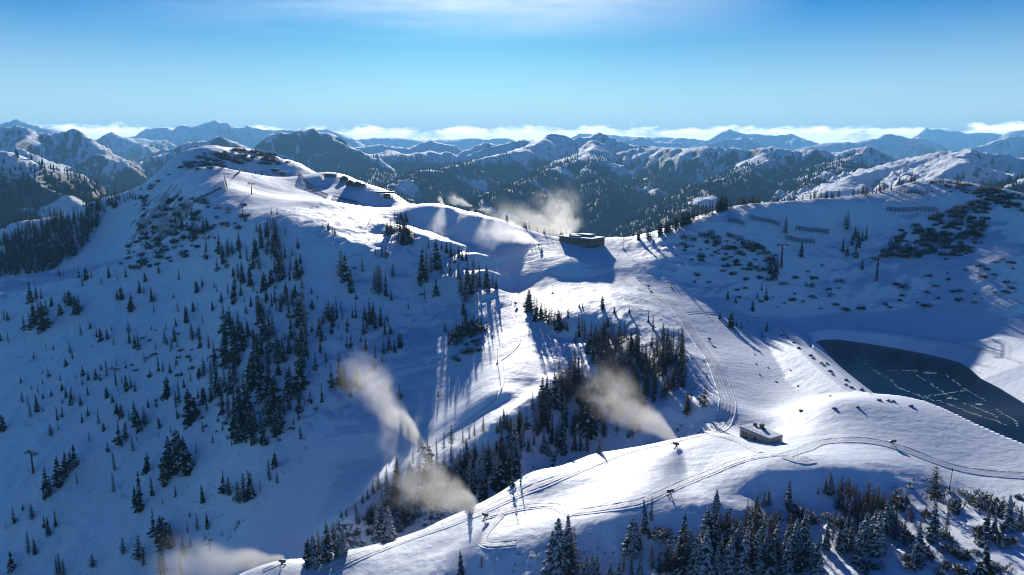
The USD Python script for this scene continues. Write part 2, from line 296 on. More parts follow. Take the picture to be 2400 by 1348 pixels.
# ---------------------------------------------------------------- the ranges beyond: ridge lines (column, row, distance), how steep, how far the rock and forest go
RIDGES = [
 # kind, slope, knots
 ("wood", .50, [(-300,300,2100),(-120,330,2050),(0,358,2000),(60,402,1950),(105,432,1900),(150,458,1850),(230,500,1750)]),
 ("rock", .75, [(-200,290,5200),(0,300,5000),(32,296,4950),(62,311,4900),(100,318,4800),(118,309,4900),(160,304,4900),(196,320,4800),(230,350,4500),(270,372,4200),(305,388,4000)]),
 ("rock", .7, [(32,296,4950),(70,360,4200),(130,400,3600),(170,430,3200)]),
 ("snow", .6, [(-200,300,12500),(0,288,12000),(50,279,12000),(100,294,12000),(150,303,12000),(215,316,12500)]),
 ("rock", .6, [(215,330,9000),(262,309,9000),(290,320,9000),(330,324,9500),(400,330,10000)]),
 ("snow", .6, [(300,320,14000),(340,300,14000),(372,296,14000),(400,303,14000),(430,291,14000),(455,298,14000),(480,288,14000),(508,281,14000),(522,287,14000),(545,284,14000),(560,294,14000),(590,297,14000),(596,290,14000),(620,298,14000),(660,304,14000),(710,303,15000),(760,303,15000),(800,318,15500)]),
 ("rock", .7, [(330,372,5600),(400,345,5200),(430,334,5100),(470,334,5000),(505,322,5000),(534,317,5000),(560,325,5000),(600,342,5100),(630,352,5200)]),
 ("rock", .8, [(590,358,5600),(620,336,5500),(650,316,5500),(680,309,5500),(705,310,5500),(738,306,5500),(750,300,5500),(765,308,5500),(782,325,5400),(815,340,5300),(850,356,5200),(900,385,5000)]),
 ("snow", .5, [(790,322,17000),(850,326,17500),(930,322,18000),(1000,330,18000),(1060,326,18500),(1100,322,18000),(1160,322,18000),(1200,326,18000)]),
 ("snow", .5, [(820,345,9000),(880,340,8800),(960,348,8500),(1000,335,8500),(1030,328,8500),(1060,334,8500),(1090,345,8500)]),
 ("rock", .6, [(1090,352,7600),(1106,340,7600),(1122,333,7600),(1140,338,7600),(1160,350,7500)]),
 ("wood", .5, [(790,395,5600),(850,365,5600),(888,353,5700),(920,362,5500),(960,360,5600),(1010,355,5700),(1060,358,5800)]),
 ("wood", .5, [(885,370,5400),(870,400,4600),(850,450,3600)]),
 ("snow", .62, [(1000,385,5600),(1060,370,5700),(1120,358,5800),(1180,342,5900),(1225,326,6000),(1250,328,6000),(1270,320,6000),(1300,312,6000),(1330,320,6000),(1350,325,6000),(1370,322,6000),(1402,311,6000),(1425,315,6000),(1450,328,5900),(1480,338,5900),(1530,346,5800),(1600,349,5700),(1660,352,5600)]),
 ("wood", .55, [(1285,326,5850),(1220,350,5300),(1110,378,4700),(1020,395,4200),(950,420,3700),(880,452,3100),(800,500,2600)]),
 ("wood", .55, [(1395,330,5700),(1372,360,4900),(1300,395,4200),(1230,425,3600),(1180,455,3100),(1100,500,2600)]),
 ("wood", .5, [(1372,360,4900),(1400,420,3900),(1430,480,3100)]),
 ("wood", .6, [(1530,346,5800),(1540,400,4700),(1530,450,3900)]),
 ("rock", .6, [(1500,346,5400),(1560,352,5200),(1640,345,4700),(1700,346,4600),(1760,350,4500),(1790,346,4400),(1830,348,4300),(1850,353,4300),(1890,349,4300),(1930,350,4200),(1960,358,4200),(1990,350,4100),(2015,345,4100),(2035,350,4100),(2050,365,4000),(2110,378,3900)]),
 ("wood", .55, [(1795,360,4250),(1760,400,3700),(1705,425,3200),(1640,470,2700),(1580,520,2300)]),
 ("wood", .5, [(2005,358,4000),(1960,395,3500),(1900,440,3000)]),
 ("snow", .5, [(2050,400,3300),(2100,380,3300),(2150,372,3200),(2200,356,3000),(2262,350,2900),(2330,362,2900),(2400,368,2900),(2600,372,2900)]),
 ("snow", .45, [(2150,372,3200),(2050,398,2800),(1980,430,2500),(1940,455,2300)]),
 ("snow", .55, [(2262,350,2900),(2230,380,2500),(2190,420,2150)]),
 ("wood", .5, [(2600,390,2300),(2450,400,2100),(2380,430,1900),(2330,470,1750)]),
 ("snow", .6, [(1180,332,19000),(1260,326,20000),(1340,324,20000),(1370,312,20000),(1420,314,20000),(1480,322,20000),(1560,322,20000)]),
 ("snow", .6, [(1440,330,13000),(1490,320,13000),(1530,330,13000),(1600,336,13000)]),
 ("snow", .6, [(1560,325,16000),(1600,322,16000),(1660,330,16000)]),
 ("snow", .65, [(1640,340,15000),(1700,318,15500),(1733,303,16000),(1760,312,16000),(1800,318,16000),(1832,310,16000),(1860,325,15500),(1900,330,15000)]),
 ("snow", .6, [(1660,340,11000),(1720,320,11000),(1760,325,11000),(1800,345,11000)]),
 ("snow", .6, [(1880,345,11500),(1940,335,11500),(2000,335,11500),(2050,318,11500),(2070,313,11500),(2100,322,11500),(2120,327,11500),(2150,320,11500),(2180,332,11500),(2210,345,11500)]),
 ("snow", .65, [(2120,330,19000),(2170,312,19000),(2192,299,19000),(2210,304,19000),(2230,302,19000),(2260,309,19000),(2310,312,19000),(2350,314,19000),(2375,308,18000),(2400,306,18000),(2450,300,18000),(2550,310,18000)]),
 ("snow", .6, [(2250,352,9000),(2330,330,9500),(2400,318,10000),(2500,310,10000)]),
]
FA0, FA1, FR0, FR1 = math.radians(-48), math.radians(48), 1720.0, 30000.0
NFA, NFR = 1100, 300

def far_ground():
    fa = np.linspace(FA0, FA1, NFA); fl = np.linspace(math.log(FR0), math.log(FR1), NFR)
    A, L = np.meshgrid(fa, fl, indexing="ij"); R = np.exp(L)
    X, Y = R * np.sin(A), R * np.cos(A)
    Z = np.full(X.shape, -1e4); wood = np.zeros(X.shape); rock = np.zeros(X.shape); below = np.zeros(X.shape)
    wx = X + 0.045 * R * fbm2(A / .10, L / .10, 4, 11); wy = Y + 0.045 * R * fbm2(A / .10, L / .10, 4, 12)
    pts = np.c_[wx.ravel(), wy.ravel()]
    for n, (kind, slope, knots) in enumerate(RIDGES):
        k = np.array(knots, float)
        q = np.array([(xper(u, v) * Yd, Yd, -tdrop(v) * Yd) for u, v, Yd in k])
        d = np.r_[0, np.cumsum(np.hypot(np.diff(q[:, 0]), np.diff(q[:, 1])))]
        s = np.linspace(0, d[-1], 260)
        px, py, pz = (np.interp(s, d, q[:, i]) for i in range(3))
        mean = k[:, 2].mean()
        pz = pz + .005 * mean * (fbm2(s / (.03 * mean), s * 0 + n, 4, n, True) - .6) * np.minimum(1, 6e3 / mean)
        dist, idx = cKDTree(np.c_[px, py]).query(pts)
        dist = dist.reshape(X.shape); idx = idx.reshape(X.shape)
        sp = fbm2(s[idx] / (.055 * mean), dist / (.30 * mean) + n * 3.1, 3, n + 5)
        rd = .006 * mean if kind == 'wood' else .004 * mean
        h = pz[idx] - slope * (np.sqrt(dist * dist + rd * rd) - rd) * (1 + .95 * sp)
        up = h > Z
        Z = np.where(up, h, Z)
        below = np.where(up, pz[idx] - h, below)
        wood = np.where(up, 1.0 if kind == "wood" else 0.0, wood); rock = np.where(up, 1.0 if kind == "rock" else 0.0, rock)
    crag = fbm2(A / .045, L / .045, 5, 21, True) - .62
    knob = fbm2(X / 210, Y / 210, 4, 24, True) - .6
    am = np.minimum(below + .002 * R, .05 * R) * np.where(rock > 0, .65, .6)
    fine = fbm2(A / .013, L / .013, 4, 27, True) - .6
    Z = Z + fine * np.minimum(below * .25 + .0012 * R, .012 * R) + crag * am + knob * np.minimum(below * .3 + 8, 60)
    floor = -520 - .03 * np.minimum(R, 12000) + 60 * fbm2(X / 900, Y / 900, 3, 23)
    Z = np.maximum(Z, floor)
    Z = Z - smooth(2100, 1720, R) * 60
    gx = np.gradient(Z, fa, axis=0) / R; gr = np.gradient(Z, fl, axis=1) / R
    steep = np.hypot(gx, gr)
    line = -135 + 100 * fbm2(X / 1300, Y / 1300, 4, 31) + 60 * fbm2(X / 260, Y / 260, 3, 33)      # the tree line
    forest = smooth(70, -50, Z - line - np.where(wood > 0, 35, -60)) * smooth(9000, 6500, R)
    glade = fbm2(X / 380, Y / 300, 4, 34)
    forest = forest * smooth(.22, .08, glade)
    bare = smooth(.55, 1.0, steep + .6 * fbm2(X / 160, Y / 160, 4, 35)) * (.45 + .55 * rock) + .3 * rock * smooth(.05, .35, fbm2(X / 120, Y / 90, 4, 36))
    return X, Y, Z, forest, np.clip(bare, 0, 1), fa, fl
# ---------------------------------------------------------------- ground looks
snow_look = material("snow", {
    "geo": ("geometry", {}),
    "n1": ("noise_texture", {"scale": 0.35, "detail": 5.0, "roughness": 0.55}), "n2": ("noise_texture", {"scale": 0.05, "detail": 4.0}),
    "b1": ("bump", {"strength": 0.6, "distance": 0.4}),
    "bare": ("attribute", {"attribute": "bare"}), "rough": ("attribute", {"attribute": "rough"}),
    "nr": ("noise_texture", {"scale": 0.55, "detail": 6.0, "roughness": 0.7}), "mr": ("mapping", {"scale": (1.0, 1.0, 2.2)}),
    "add": ("math", {"math_type": "add"}), "thr": ("map_range", {"from_min": 1.02, "from_max": 1.12, "clamp": True}),
    "spk": ("noise_texture", {"scale": 0.8, "detail": 3.0, "roughness": 0.7}), "sr": ("map_range", {"from_min": 0.655, "from_max": 0.70, "clamp": True}),
    "sm": ("math", {"math_type": "multiply"}), "mx": ("math", {"math_type": "maximum"}),
    "rk": ("rgb_ramp", {"ramp": [(0.3, (0.035, 0.03, 0.025)), (0.55, (0.09, 0.08, 0.065)), (0.75, (0.16, 0.15, 0.13))]}),
    "sn": ("rgb_ramp", {"ramp": [(0.3, (0.755, 0.83, 0.91)), (0.7, (0.82, 0.875, 0.93))]}),
    "mix": ("mix_color", {}), "p": ("principled_bsdf", {"roughness": 0.62, "specular_ior_level": 0.25}),
}, [("geo.position", "n1.vector"), ("geo.position", "n2.vector"), ("n1.fac", "b1.height"), ("b1.normal", "p.normal"),
    ("geo.position", "mr.vector"), ("mr.vector", "nr.vector"), ("nr.fac", "add.value1"), ("bare.fac", "add.value2"), ("add.value", "thr.value"),
    ("geo.position", "spk.vector"), ("spk.fac", "sr.value"), ("sr.result", "sm.value1"), ("rough.fac", "sm.value2"), ("thr.result", "mx.value1"), ("sm.value", "mx.value2"),
    ("nr.fac", "rk.fac"), ("n2.fac", "sn.fac"), ("sn.color", "mix.a"), ("rk.color", "mix.b"), ("mx.value", "mix.fac"), ("mix.result", "p.base_color")], surface="p.BSDF")
range_look = material("mountain_snow_rock_forest", {
    "geo": ("geometry", {}), "bare": ("attribute", {"attribute": "bare"}), "wood": ("attribute", {"attribute": "wood"}),
    "mr": ("mapping", {"scale": (1.0, 1.0, 2.0)}), "nr": ("noise_texture", {"scale": 0.012, "detail": 8.0, "roughness": 0.7}),
    "add": ("math", {"math_type": "add"}), "thr": ("map_range", {"from_min": 0.78, "from_max": 1.0, "clamp": True}),
    "nf": ("noise_texture", {"scale": 0.05, "detail": 4.0, "roughness": 0.7}), "af": ("math", {"math_type": "add"}), "tf": ("map_range", {"from_min": 0.82, "from_max": 1.15, "to_max": 0.9, "clamp": True}),
    "rk": ("rgb_ramp", {"ramp": [(0.3, (0.035, 0.038, 0.042)), (0.7, (0.15, 0.15, 0.155))]}),
    "wd": ("rgb_ramp", {"ramp": [(0.35, (0.014, 0.02, 0.022)), (0.5, (0.028, 0.03, 0.028)), (0.7, (0.06, 0.065, 0.07))]}),
    "m1": ("mix_color", {"a": (0.78, 0.84, 0.92)}), "m2": ("mix_color", {}), "p": ("principled_bsdf", {"roughness": 0.8, "specular_ior_level": 0.2}),
    "b": ("bump", {"strength": 0.8, "distance": 25.0}),
}, [("geo.position", "mr.vector"), ("mr.vector", "nr.vector"), ("nr.fac", "add.value1"), ("bare.fac", "add.value2"), ("add.value", "thr.value"),
    ("geo.position", "nf.vector"), ("nf.fac", "af.value1"), ("wood.fac", "af.value2"), ("af.value", "tf.value"), ("nr.fac", "rk.fac"), ("nf.fac", "wd.fac"),
    ("rk.color", "m1.b"), ("thr.result", "m1.fac"), ("m1.result", "m2.a"), ("wd.color", "m2.b"), ("tf.result", "m2.fac"), ("m2.result", "p.base_color"), ("nr.fac", "b.height"), ("b.normal", "p.normal")], surface="p.BSDF")

NX, NY, NZ = build_near()
NZ, ROUGH, BARE = shape_near(NX, NY, NZ)
near = grid_mesh("/World/snowy_slopes", np.stack([NX, NY, NZ + CAMZ], -1), snow_look, {"rough": ROUGH, "bare": BARE})
tag(near, kind="structure")
FX, FY, FZ, FWOOD, FBARE, fa, fl = far_ground()
ranges = grid_mesh("/World/mountain_ranges", np.stack([FX, FY, FZ + CAMZ], -1), range_look, {"wood": FWOOD, "bare": FBARE})
tag(ranges, kind="structure")

def ground(x, y):
    """Height of the near ground at world x, y."""
    a, l = np.arctan2(x, y), np.log(np.hypot(x, y))
    return ndimage.map_coordinates(NZ, [(a - AZ0) / (AZ1 - AZ0) * (NA - 1), (l - lr[0]) / (lr[-1] - lr[0]) * (NR - 1)], order=1, mode="nearest") + CAMZ

_RR = np.exp(lr)
def spot(u, v):
    """Where the sight line of a survey mark (column, row) meets the near ground: x, y, z."""
    k = -(v - 674.0) / FPX; dx, dy, dz = (u - 1200.0) / FPX, CP + k * SP, -SP + k * CP
    a = math.atan2(dx, dy); te = dz / math.hypot(dx, dy)
    f = (a - AZ0) / (AZ1 - AZ0) * (NA - 1); i = min(max(int(f), 0), NA - 2); f = min(max(f - i, 0), 1)
    col = NZ[i] * (1 - f) + NZ[i + 1] * f
    d = te * _RR - col
    j = int(np.argmax(d <= 0))
    if d[j] > 0: return None if v > 1346 else spot(u, v + 1.5)
    r = _RR[j] if j == 0 else _RR[j - 1] + (_RR[j] - _RR[j - 1]) * d[j - 1] / (d[j - 1] - d[j])
    return r * math.sin(a), r * math.cos(a), te * r + CAMZ

def sight(u, v, depth):
    """A point at that forward depth on the sight line of (column, row)."""
    x, y, z = (u - 1200) / FPX, -(v - 674) / FPX, 1.0
    return np.array([x * depth, (CP + y * SP) * depth, (-SP + y * CP) * depth + CAMZ])
# ---------------------------------------------------------------- trees
def leaf_look(name, ramp, trans, tcol):
    return material(name, {
        "oi": ("object_info", {}), "geo": ("geometry", {}), "n": ("noise_texture", {"scale": 1.3, "detail": 3.0}), "a": ("math", {"math_type": "multiply_add", "value2": 0.45}), "k": ("math", {"math_type": "multiply", "value2": 0.6}),
        "r": ("rgb_ramp", {"ramp": ramp}), "d": ("diffuse_bsdf", {}), "t": ("translucent_bsdf", {"color": tcol}), "m": ("mix_closure", {"fac": trans}),
    }, [("geo.position", "n.vector"), ("n.fac", "k.value1"), ("oi.random", "a.value1"), ("k.value", "a.value3"), ("a.value", "r.fac"), ("r.color", "d.color"), ("d.BSDF", "m.closure1"), ("t.BSDF", "m.closure2")], surface="m.closure")
needle_look = leaf_look("spruce_needles", [(0.2, (0.026, 0.038, 0.032)), (0.5, (0.045, 0.058, 0.044)), (0.8, (0.075, 0.075, 0.052))], 0.25, (0.07, 0.08, 0.03))
frost_look = leaf_look("frosted_needles", [(0.2, (0.05, 0.06, 0.06)), (0.5, (0.08, 0.09, 0.085)), (0.8, (0.13, 0.13, 0.12))], 0.25, (0.09, 0.09, 0.06))
twig_look = leaf_look("larch_twigs", [(0.2, (0.045, 0.038, 0.034)), (0.5, (0.078, 0.062, 0.05)), (0.8, (0.12, 0.094, 0.072))], 0.22, (0.09, 0.072, 0.055))
bush_look = leaf_look("dwarf_pine_needles", [(0.2, (0.022, 0.03, 0.024)), (0.5, (0.045, 0.05, 0.036)), (0.8, (0.08, 0.07, 0.05))], 0.2, (0.08, 0.08, 0.04))
far_look = leaf_look("far_needles", [(0.2, (0.012, 0.018, 0.02)), (0.5, (0.022, 0.028, 0.028)), (0.8, (0.04, 0.042, 0.04))], 0.2, (0.03, 0.035, 0.03))
bark_look = material("bark", {"n": ("noise_texture", {"scale": 6.0, "detail": 4.0}), "r": ("rgb_ramp", {"ramp": [(0.3, (0.035, 0.026, 0.02)), (0.7, (0.09, 0.068, 0.052))]}), "p": ("principled_bsdf", {"roughness": 0.9})}, [("n.fac", "r.fac"), ("r.color", "p.base_color")], surface="p.BSDF")
branch_snow_look = material("snow_on_branches", {"d": ("diffuse_bsdf", {"color": (0.74, 0.78, 0.84)}), "t": ("translucent_bsdf", {"color": (0.5, 0.52, 0.55)}), "m": ("mix_closure", {"fac": 0.25})}, [("d.BSDF", "m.closure1"), ("t.BSDF", "m.closure2")], surface="m.closure")

class Soup:
    def __init__(s): s.v, s.f, s.n = [], [], 0
    def poly(s, pts, tris):
        s.v.append(np.asarray(pts, float)); s.f.append(np.asarray(tris) + s.n); s.n += len(pts)
    def mesh(s): return np.vstack(s.v), np.vstack(s.f)

def trunk_mesh(h, r, bend, rng):
    n, zs = 6, np.linspace(-.06, h, 6)
    a = np.arange(n) * 2 * np.pi / n
    off = np.cumsum(rng.normal(0, bend, (6, 2)), 0)
    v = np.vstack([np.c_[np.cos(a) * r * (1 - .93 * z / h if z > 0 else 1) + off[i, 0], np.sin(a) * r * (1 - .93 * z / h if z > 0 else 1) + off[i, 1], np.full(n, z)] for i, z in enumerate(zs)])
    f = [(i * n + j, i * n + (j + 1) % n, (i + 1) * n + (j + 1) % n) for i in range(5) for j in range(n)] + [(i * n + j, (i + 1) * n + (j + 1) % n, (i + 1) * n + j) for i in range(5) for j in range(n)]
    return v, np.array(f)

def spruce(seed, levels, width, snow, z0=.07, ragged=.25, droop=.42, power=.8):
    rng = np.random.default_rng(seed); c, s = Soup(), Soup()
    lop = rng.uniform(0, 2 * np.pi)
    for i in range(levels):
        z = z0 + (1 - z0) * ((i + rng.uniform(-.3, .3)) / levels); z = min(max(z, z0), .985)
        R = width * (1 - z) ** power * rng.uniform(1 - ragged, 1 + .4 * ragged) + .012
        nb = int(5 + 4 * (1 - z) + rng.integers(0, 2)); a0 = rng.uniform(0, 6.28)
        for b in range(nb):
            if rng.random() < ragged * .45: continue
            a = a0 + 2 * np.pi * b / nb + rng.normal(0, .18)
            r = R * rng.uniform(.72, 1.12) * (1 + .18 * math.cos(a - lop)); w = r * rng.uniform(.2, .34) + .006
            d, q = np.array([math.cos(a), math.sin(a)]), np.array([-math.sin(a), math.cos(a)])
            dr = droop * rng.uniform(.5, 1.4)
            P = lambda t, side, dz: (*(d * r * t + q * w * side), z - dr * r * t ** 1.3 + dz)
            tip = .22 * r * rng.random()
            c.poly([P(.02, 0, .015), P(.45, 1, -.01), P(1, 0, tip), P(.45, -1, -.01), P(.72, .55, -.05 * r), P(.72, -.55, -.05 * r)], [(0, 4, 1), (0, 2, 4), (0, 5, 2), (0, 3, 5)])
            c.poly([P(.1, 0, .0), P(.95, 0, .0), P(.6, .15, -.30 * r), P(.25, -.1, -.22 * r)], [(0, 1, 2), (0, 2, 3)])
            if rng.random() < snow:
                t0 = rng.uniform(.15, .45); u = rng.uniform(.004, .009)
                s.poly([P(t0, 0, .016 + u), P(.6, .75, u), P(.98, 0, tip + u), P(.6, -.75, u)], [(0, 2, 1), (0, 3, 2)])
    c.poly([(.012, 0, .93), (-.008, .01, .93), (-.008, -.01, .93), (0, 0, 1.0)], [(0, 1, 3), (1, 2, 3), (2, 0, 3)])
    return trunk_mesh(.97, .016, .001, rng), c.mesh(), (s.mesh() if s.n else None)

def larch(seed, levels, width, z0=.14, ragged=.4, power=.75, twigs=8, snow=.0):
    rng = np.random.default_rng(seed); c, s = Soup(), Soup()
    for i in range(levels):
        z = z0 + (1 - z0) * ((i + rng.uniform(-.4, .4)) / levels); z = min(max(z, z0 * .8), .97)
        R = width * (1 - z) ** power * rng.uniform(1 - ragged, 1.1) + .015
        nb = rng.integers(4, 7); a0 = rng.uniform(0, 6.28)
        for b in range(nb):
            a = a0 + 2 * np.pi * b / nb + rng.normal(0, .3); r = R * rng.uniform(.5, 1.15)
            d, q = np.array([math.cos(a), math.sin(a)]), np.array([-math.sin(a), math.cos(a)])
            dz, up = -rng.uniform(.0, .35) * r, rng.uniform(.0, .35) * r
            P = lambda t, side, h: (*(d * r * t + q * side), z + dz * math.sin(t * 2.4) + up * t * t + h)
            w = .0045 + .012 * r
            c.poly([P(0, 0, w), P(0, 0, -w), P(1, 0, 0)], [(0, 1, 2)]); c.poly([P(0, w, 0), P(0, -w, 0), P(1, 0, 0)], [(0, 1, 2)])
            for k in range(twigs):
                t = rng.uniform(.25, 1); e = rng.choice((-1, 1)) * r * rng.uniform(.15, .42); h = rng.uniform(-.34, .08) * r
                c.poly([P(t - .06, 0, .006), P(t + .06, 0, -.006), P(min(t + .12, 1.1), e, h)], [(0, 1, 2)])
            if rng.random() < snow: s.poly([P(.2, .012, .006), P(.2, -.012, .006), P(.95, 0, .007)], [(0, 1, 2)])
    return trunk_mesh(.98, .0105, .002, rng), c.mesh(), (s.mesh() if s.n else None)

def dwarf_pine(seed, n, snow, h=.62):
    rng = np.random.default_rng(seed); c, s = Soup(), Soup()
    lobes = [(rng.uniform(-.6, .6), rng.uniform(-.6, .6), rng.uniform(.35, .6)) for _ in range(5)]
    for i in range(n):
        lx, ly, lr_ = lobes[i % 5]; a = rng.uniform(0, 6.28); t = math.sqrt(rng.random()) * lr_
        x, y = lx + t * math.cos(a), ly + t * math.sin(a); z = h * lr_ / .6 * (1 - (t / lr_) ** 2) * rng.uniform(.4, 1.05) - .04
        L, w = rng.uniform(.14, .3), rng.uniform(.05, .10); b = a + rng.normal(0, .7)
        d, q = np.array([math.cos(b), math.sin(b)]), np.array([-math.sin(b), math.cos(b)]); e = L * rng.uniform(.2, 1.4)
        p0 = np.array([x, y])
        c.poly([(*(p0 - d * .3 * L), z - .3 * e), (*(p0 + q * w), z + .3 * e), (*(p0 + d * L), z + e), (*(p0 - q * w), z + .2 * e)], [(0, 1, 2), (0, 2, 3)])
        if rng.random() < snow: s.poly([(*(p0 + q * w * 1.2), z + .32 * e + .025), (*(p0 + d * L * .9), z + .9 * e + .03), (*(p0 - q * w * 1.2), z + .25 * e + .03), (*(p0 - d * .3 * L), z + .02)], [(0, 1, 2), (0, 2, 3)])
    for _ in range(6):
        a = rng.uniform(0, 6.28); x, y = .35 * math.cos(a), .35 * math.sin(a)
        c.poly([(x * .2, y * .2, -.08), (x * .2 + .03, y * .2, -.08), (x * 1.6, y * 1.6, .16)], [(0, 1, 2)])
    return None, c.mesh(), (s.mesh() if s.n else None)

MODELS = {
    "spruce": [spruce(1, 26, .17, .4), spruce(2, 24, .22, .35, ragged=.5), spruce(3, 28, .14, .3, ragged=.6, droop=.5), spruce(4, 22, .27, .4, ragged=.6, power=.6), spruce(5, 20, .2, .3, ragged=.8, power=.7)],
    "snowy_spruce": [spruce(11, 30, .21, .8, droop=.5), spruce(12, 32, .17, .7, droop=.45), spruce(13, 28, .25, .9, droop=.5, power=.7)],
    "larch": [larch(21, 27, .19, snow=.3), larch(22, 24, .26, ragged=.55, power=.55, snow=.25), larch(23, 30, .15, twigs=6, snow=.25)],
    "frosted_larch": [larch(31, 28, .2, twigs=7, snow=.7), larch(32, 26, .25, twigs=7, snow=.6)],
    "dwarf_pine": [dwarf_pine(41, 150, .5), dwarf_pine(42, 130, .4, .5), dwarf_pine(43, 170, .6, .75), dwarf_pine(44, 110, .5, .9)],
}
LEAF = {"spruce": needle_look, "snowy_spruce": frost_look, "larch": twig_look, "frosted_larch": twig_look, "dwarf_pine": bush_look}
CATEGORY = {"spruce": "spruce tree", "snowy_spruce": "spruce tree", "larch": "larch tree", "frosted_larch": "larch tree", "dwarf_pine": "shrub"}
_first = {}
def model_parts(path, kind, k):
    tr, cr, sn = MODELS[kind][k]
    if tr is not None: usdkit.mesh(stage, path + "/trunk", tr, bark_look)
    usdkit.mesh(stage, path + "/crown", cr, LEAF[kind])
    if sn is not None: tag(usdkit.mesh(stage, path + "/snow_cover", sn, branch_snow_look), kind="stuff")

QUEUE = []
def plant(kind, p, h, label, group, rng, width=1.0, k=None):
    k = int(rng.integers(len(MODELS[kind]))) if k is None else k
    w = h * width * float(rng.uniform(.88, 1.14))
    QUEUE.append((kind, k, [float(a) for a in p], float(h), w, float(rng.uniform(0, 360)), label, group))

MOST = 280
def plant_all():
    """The ones that show largest become things of their own; the rest of a kind, one mass."""
    for kind in MODELS:
        mine = sorted((q for q in QUEUE if q[0] == kind), key=lambda q: -max(q[3], q[4] * .8) / depth_of(q[2]))
        for _, k, p, h, w, turn, label, group in mine[:MOST]:
            path = numbered("/World", kind); src = _first.get((kind, k))
            x = UsdGeom.Xform.Define(stage, path)
            x.AddTranslateOp().Set(Gf.Vec3d(*p)); x.AddRotateZOp().Set(turn); x.AddRotateXOp().Set(((turn * 7.31) % 7.0) - 3.5 if kind != 'dwarf_pine' else 0.0); x.AddScaleOp().Set(Gf.Vec3f(w, w, h))
            if src: x.GetPrim().GetReferences().AddInternalReference(src); x.GetPrim().SetInstanceable(True)
            else: _first[(kind, k)] = path; model_parts(path, kind, k)
            tag(x, label, CATEGORY[kind], group)
        rest = mine[MOST:]
        if not rest: continue
        name = {"spruce": "small_spruces", "larch": "small_larches", "dwarf_pine": "small_shrubs"}.get(kind, "small_trees")
        pi = UsdGeom.PointInstancer.Define(stage, "/World/" + name)
        pi.CreatePositionsAttr(Vt.Vec3fArray([Gf.Vec3f(*q[2]) for q in rest])); pi.CreateScalesAttr(Vt.Vec3fArray([Gf.Vec3f(q[4], q[4], q[3]) for q in rest]))
        pi.CreateOrientationsAttr(Vt.QuathArray([Gf.Quath(float(math.cos(math.radians(q[5] / 2))), 0, 0, float(math.sin(math.radians(q[5] / 2)))) for q in rest]))
        pi.CreateProtoIndicesAttr(Vt.IntArray([q[1] for q in rest]))
        for k in range(len(MODELS[kind])):
            q = f"/World/{name}/{kind}" + (f"_{k:03d}" if k else ""); UsdGeom.Xform.Define(stage, q); model_parts(q, kind, k); pi.GetPrototypesRel().AddTarget(q)
        tag(pi, {"spruce": "many small distant spruces spread thinly over the slopes", "larch": "many small distant larches spread thinly over the slopes", "dwarf_pine": "many small distant dwarf pines dotting the snow"}[kind], "trees" if kind != "dwarf_pine" else "shrubs", kind="stuff")

def depth_of(p): return CP * p[1] - SP * (p[2] - CAMZ)

def parse(text):
    return [tuple(float(a) for a in t.split(",")) for t in text.split()]

def scatter(poly, n, rng, gap):
    poly = np.array(poly, float); lo, hi = poly.min(0), poly.max(0); out = []
    for _ in range(n * 40):
        if len(out) >= n: break
        u, v = rng.uniform(lo, hi)
        if not inside(np.array([u]), np.array([v]), [tuple(q) for q in poly])[0]: continue
        if any((u - a) ** 2 + ((v - b) * 1.5) ** 2 < gap * gap for a, b in out): continue
        out.append((u, v))
    return out

def grow(kinds, marks, label, group, seed, width=1.0, sink=.1, k=None):
    """kinds: {kind: share}; marks: (column, row of the foot, height in rows) of the survey."""
    rng = np.random.default_rng(seed); names, share = list(kinds), np.array(list(kinds.values()), float)
    for u, v, hp in marks:
        p = spot(u, v)
        if p is None: continue
        kind = names[int(rng.choice(len(names), p=share / share.sum()))]
        h = hp * depth_of(p) / FPX
        lab = label.get(kind) if isinstance(label, dict) else label
        g = group.get(kind) if isinstance(group, dict) else group
        plant(kind, (p[0], p[1], p[2] - sink), h, lab, g, rng, width, k)
WORD = {"spruce": "dark spruce", "snowy_spruce": "snow-laden spruce", "larch": "bare brown larch", "frosted_larch": "frosted leafless larch", "dwarf_pine": "low dwarf pine shrub"}
MANY = {"spruce": "dark spruces", "snowy_spruce": "snow-laden spruces", "larch": "bare larches", "frosted_larch": "frosted larches", "dwarf_pine": "dwarf pine shrubs"}
def stand(kinds, marks, where, seed, **k):
    if isinstance(marks, str): marks = parse(marks)
    grow(kinds, marks, {q: f"{WORD[q]} {where}" for q in kinds}, {q: f"{MANY[q]} {where}" for q in kinds}, seed, **k)
def patch(poly, n, gap, lo, hi, seed):
    r = np.random.default_rng(seed)
    return [(u, v, r.uniform(lo, hi)) for u, v in scatter(poly, n, r, gap)]

# single trees that stand out
stand({"larch": 1}, "2190,1182,98", "tallest of all, alone before the dark snow bank at lower right", 1, k=1, width=1.15)
stand({"spruce": 1}, "1003,1130,92", "broad and lone, on the gully rim behind the snow plume", 2, k=3)
stand({"spruce": 1}, "167,948,41", "small and lone, below and left of the red-footed lift pylon", 3, k=1)
stand({"spruce": 1}, "49,898,18", "tiny and lone, on the open shaded snow at far left", 4, k=1)
stand({"spruce": 1}, "264,944,24", "tiny and lone, right below the red-footed lift pylon", 5, k=1)
stand({"spruce": 1}, "1877,603,43", "lone and slender, right of the tall pylon on the right hill", 6, k=0)
stand({"spruce": 1}, "1656,886,14", "tiny and lone, at the kerb of the winding snow road", 7, k=1)
stand({"larch": 1}, "1129,1333,38", "small and thin, on the shaded snow at bottom centre", 8, k=0)
stand({"spruce": 1}, "1080,1352,70", "dark and pointed, cut by the bottom edge left of centre", 9, k=0)
stand({"spruce": 1}, "930,1130,68", "evenly layered, on the gully rim beside the thin cable groove", 10, k=1)
stand({"spruce": 1}, "795,900,78", "slim and tall, at the edge of the smooth shaded piste", 11, k=2)
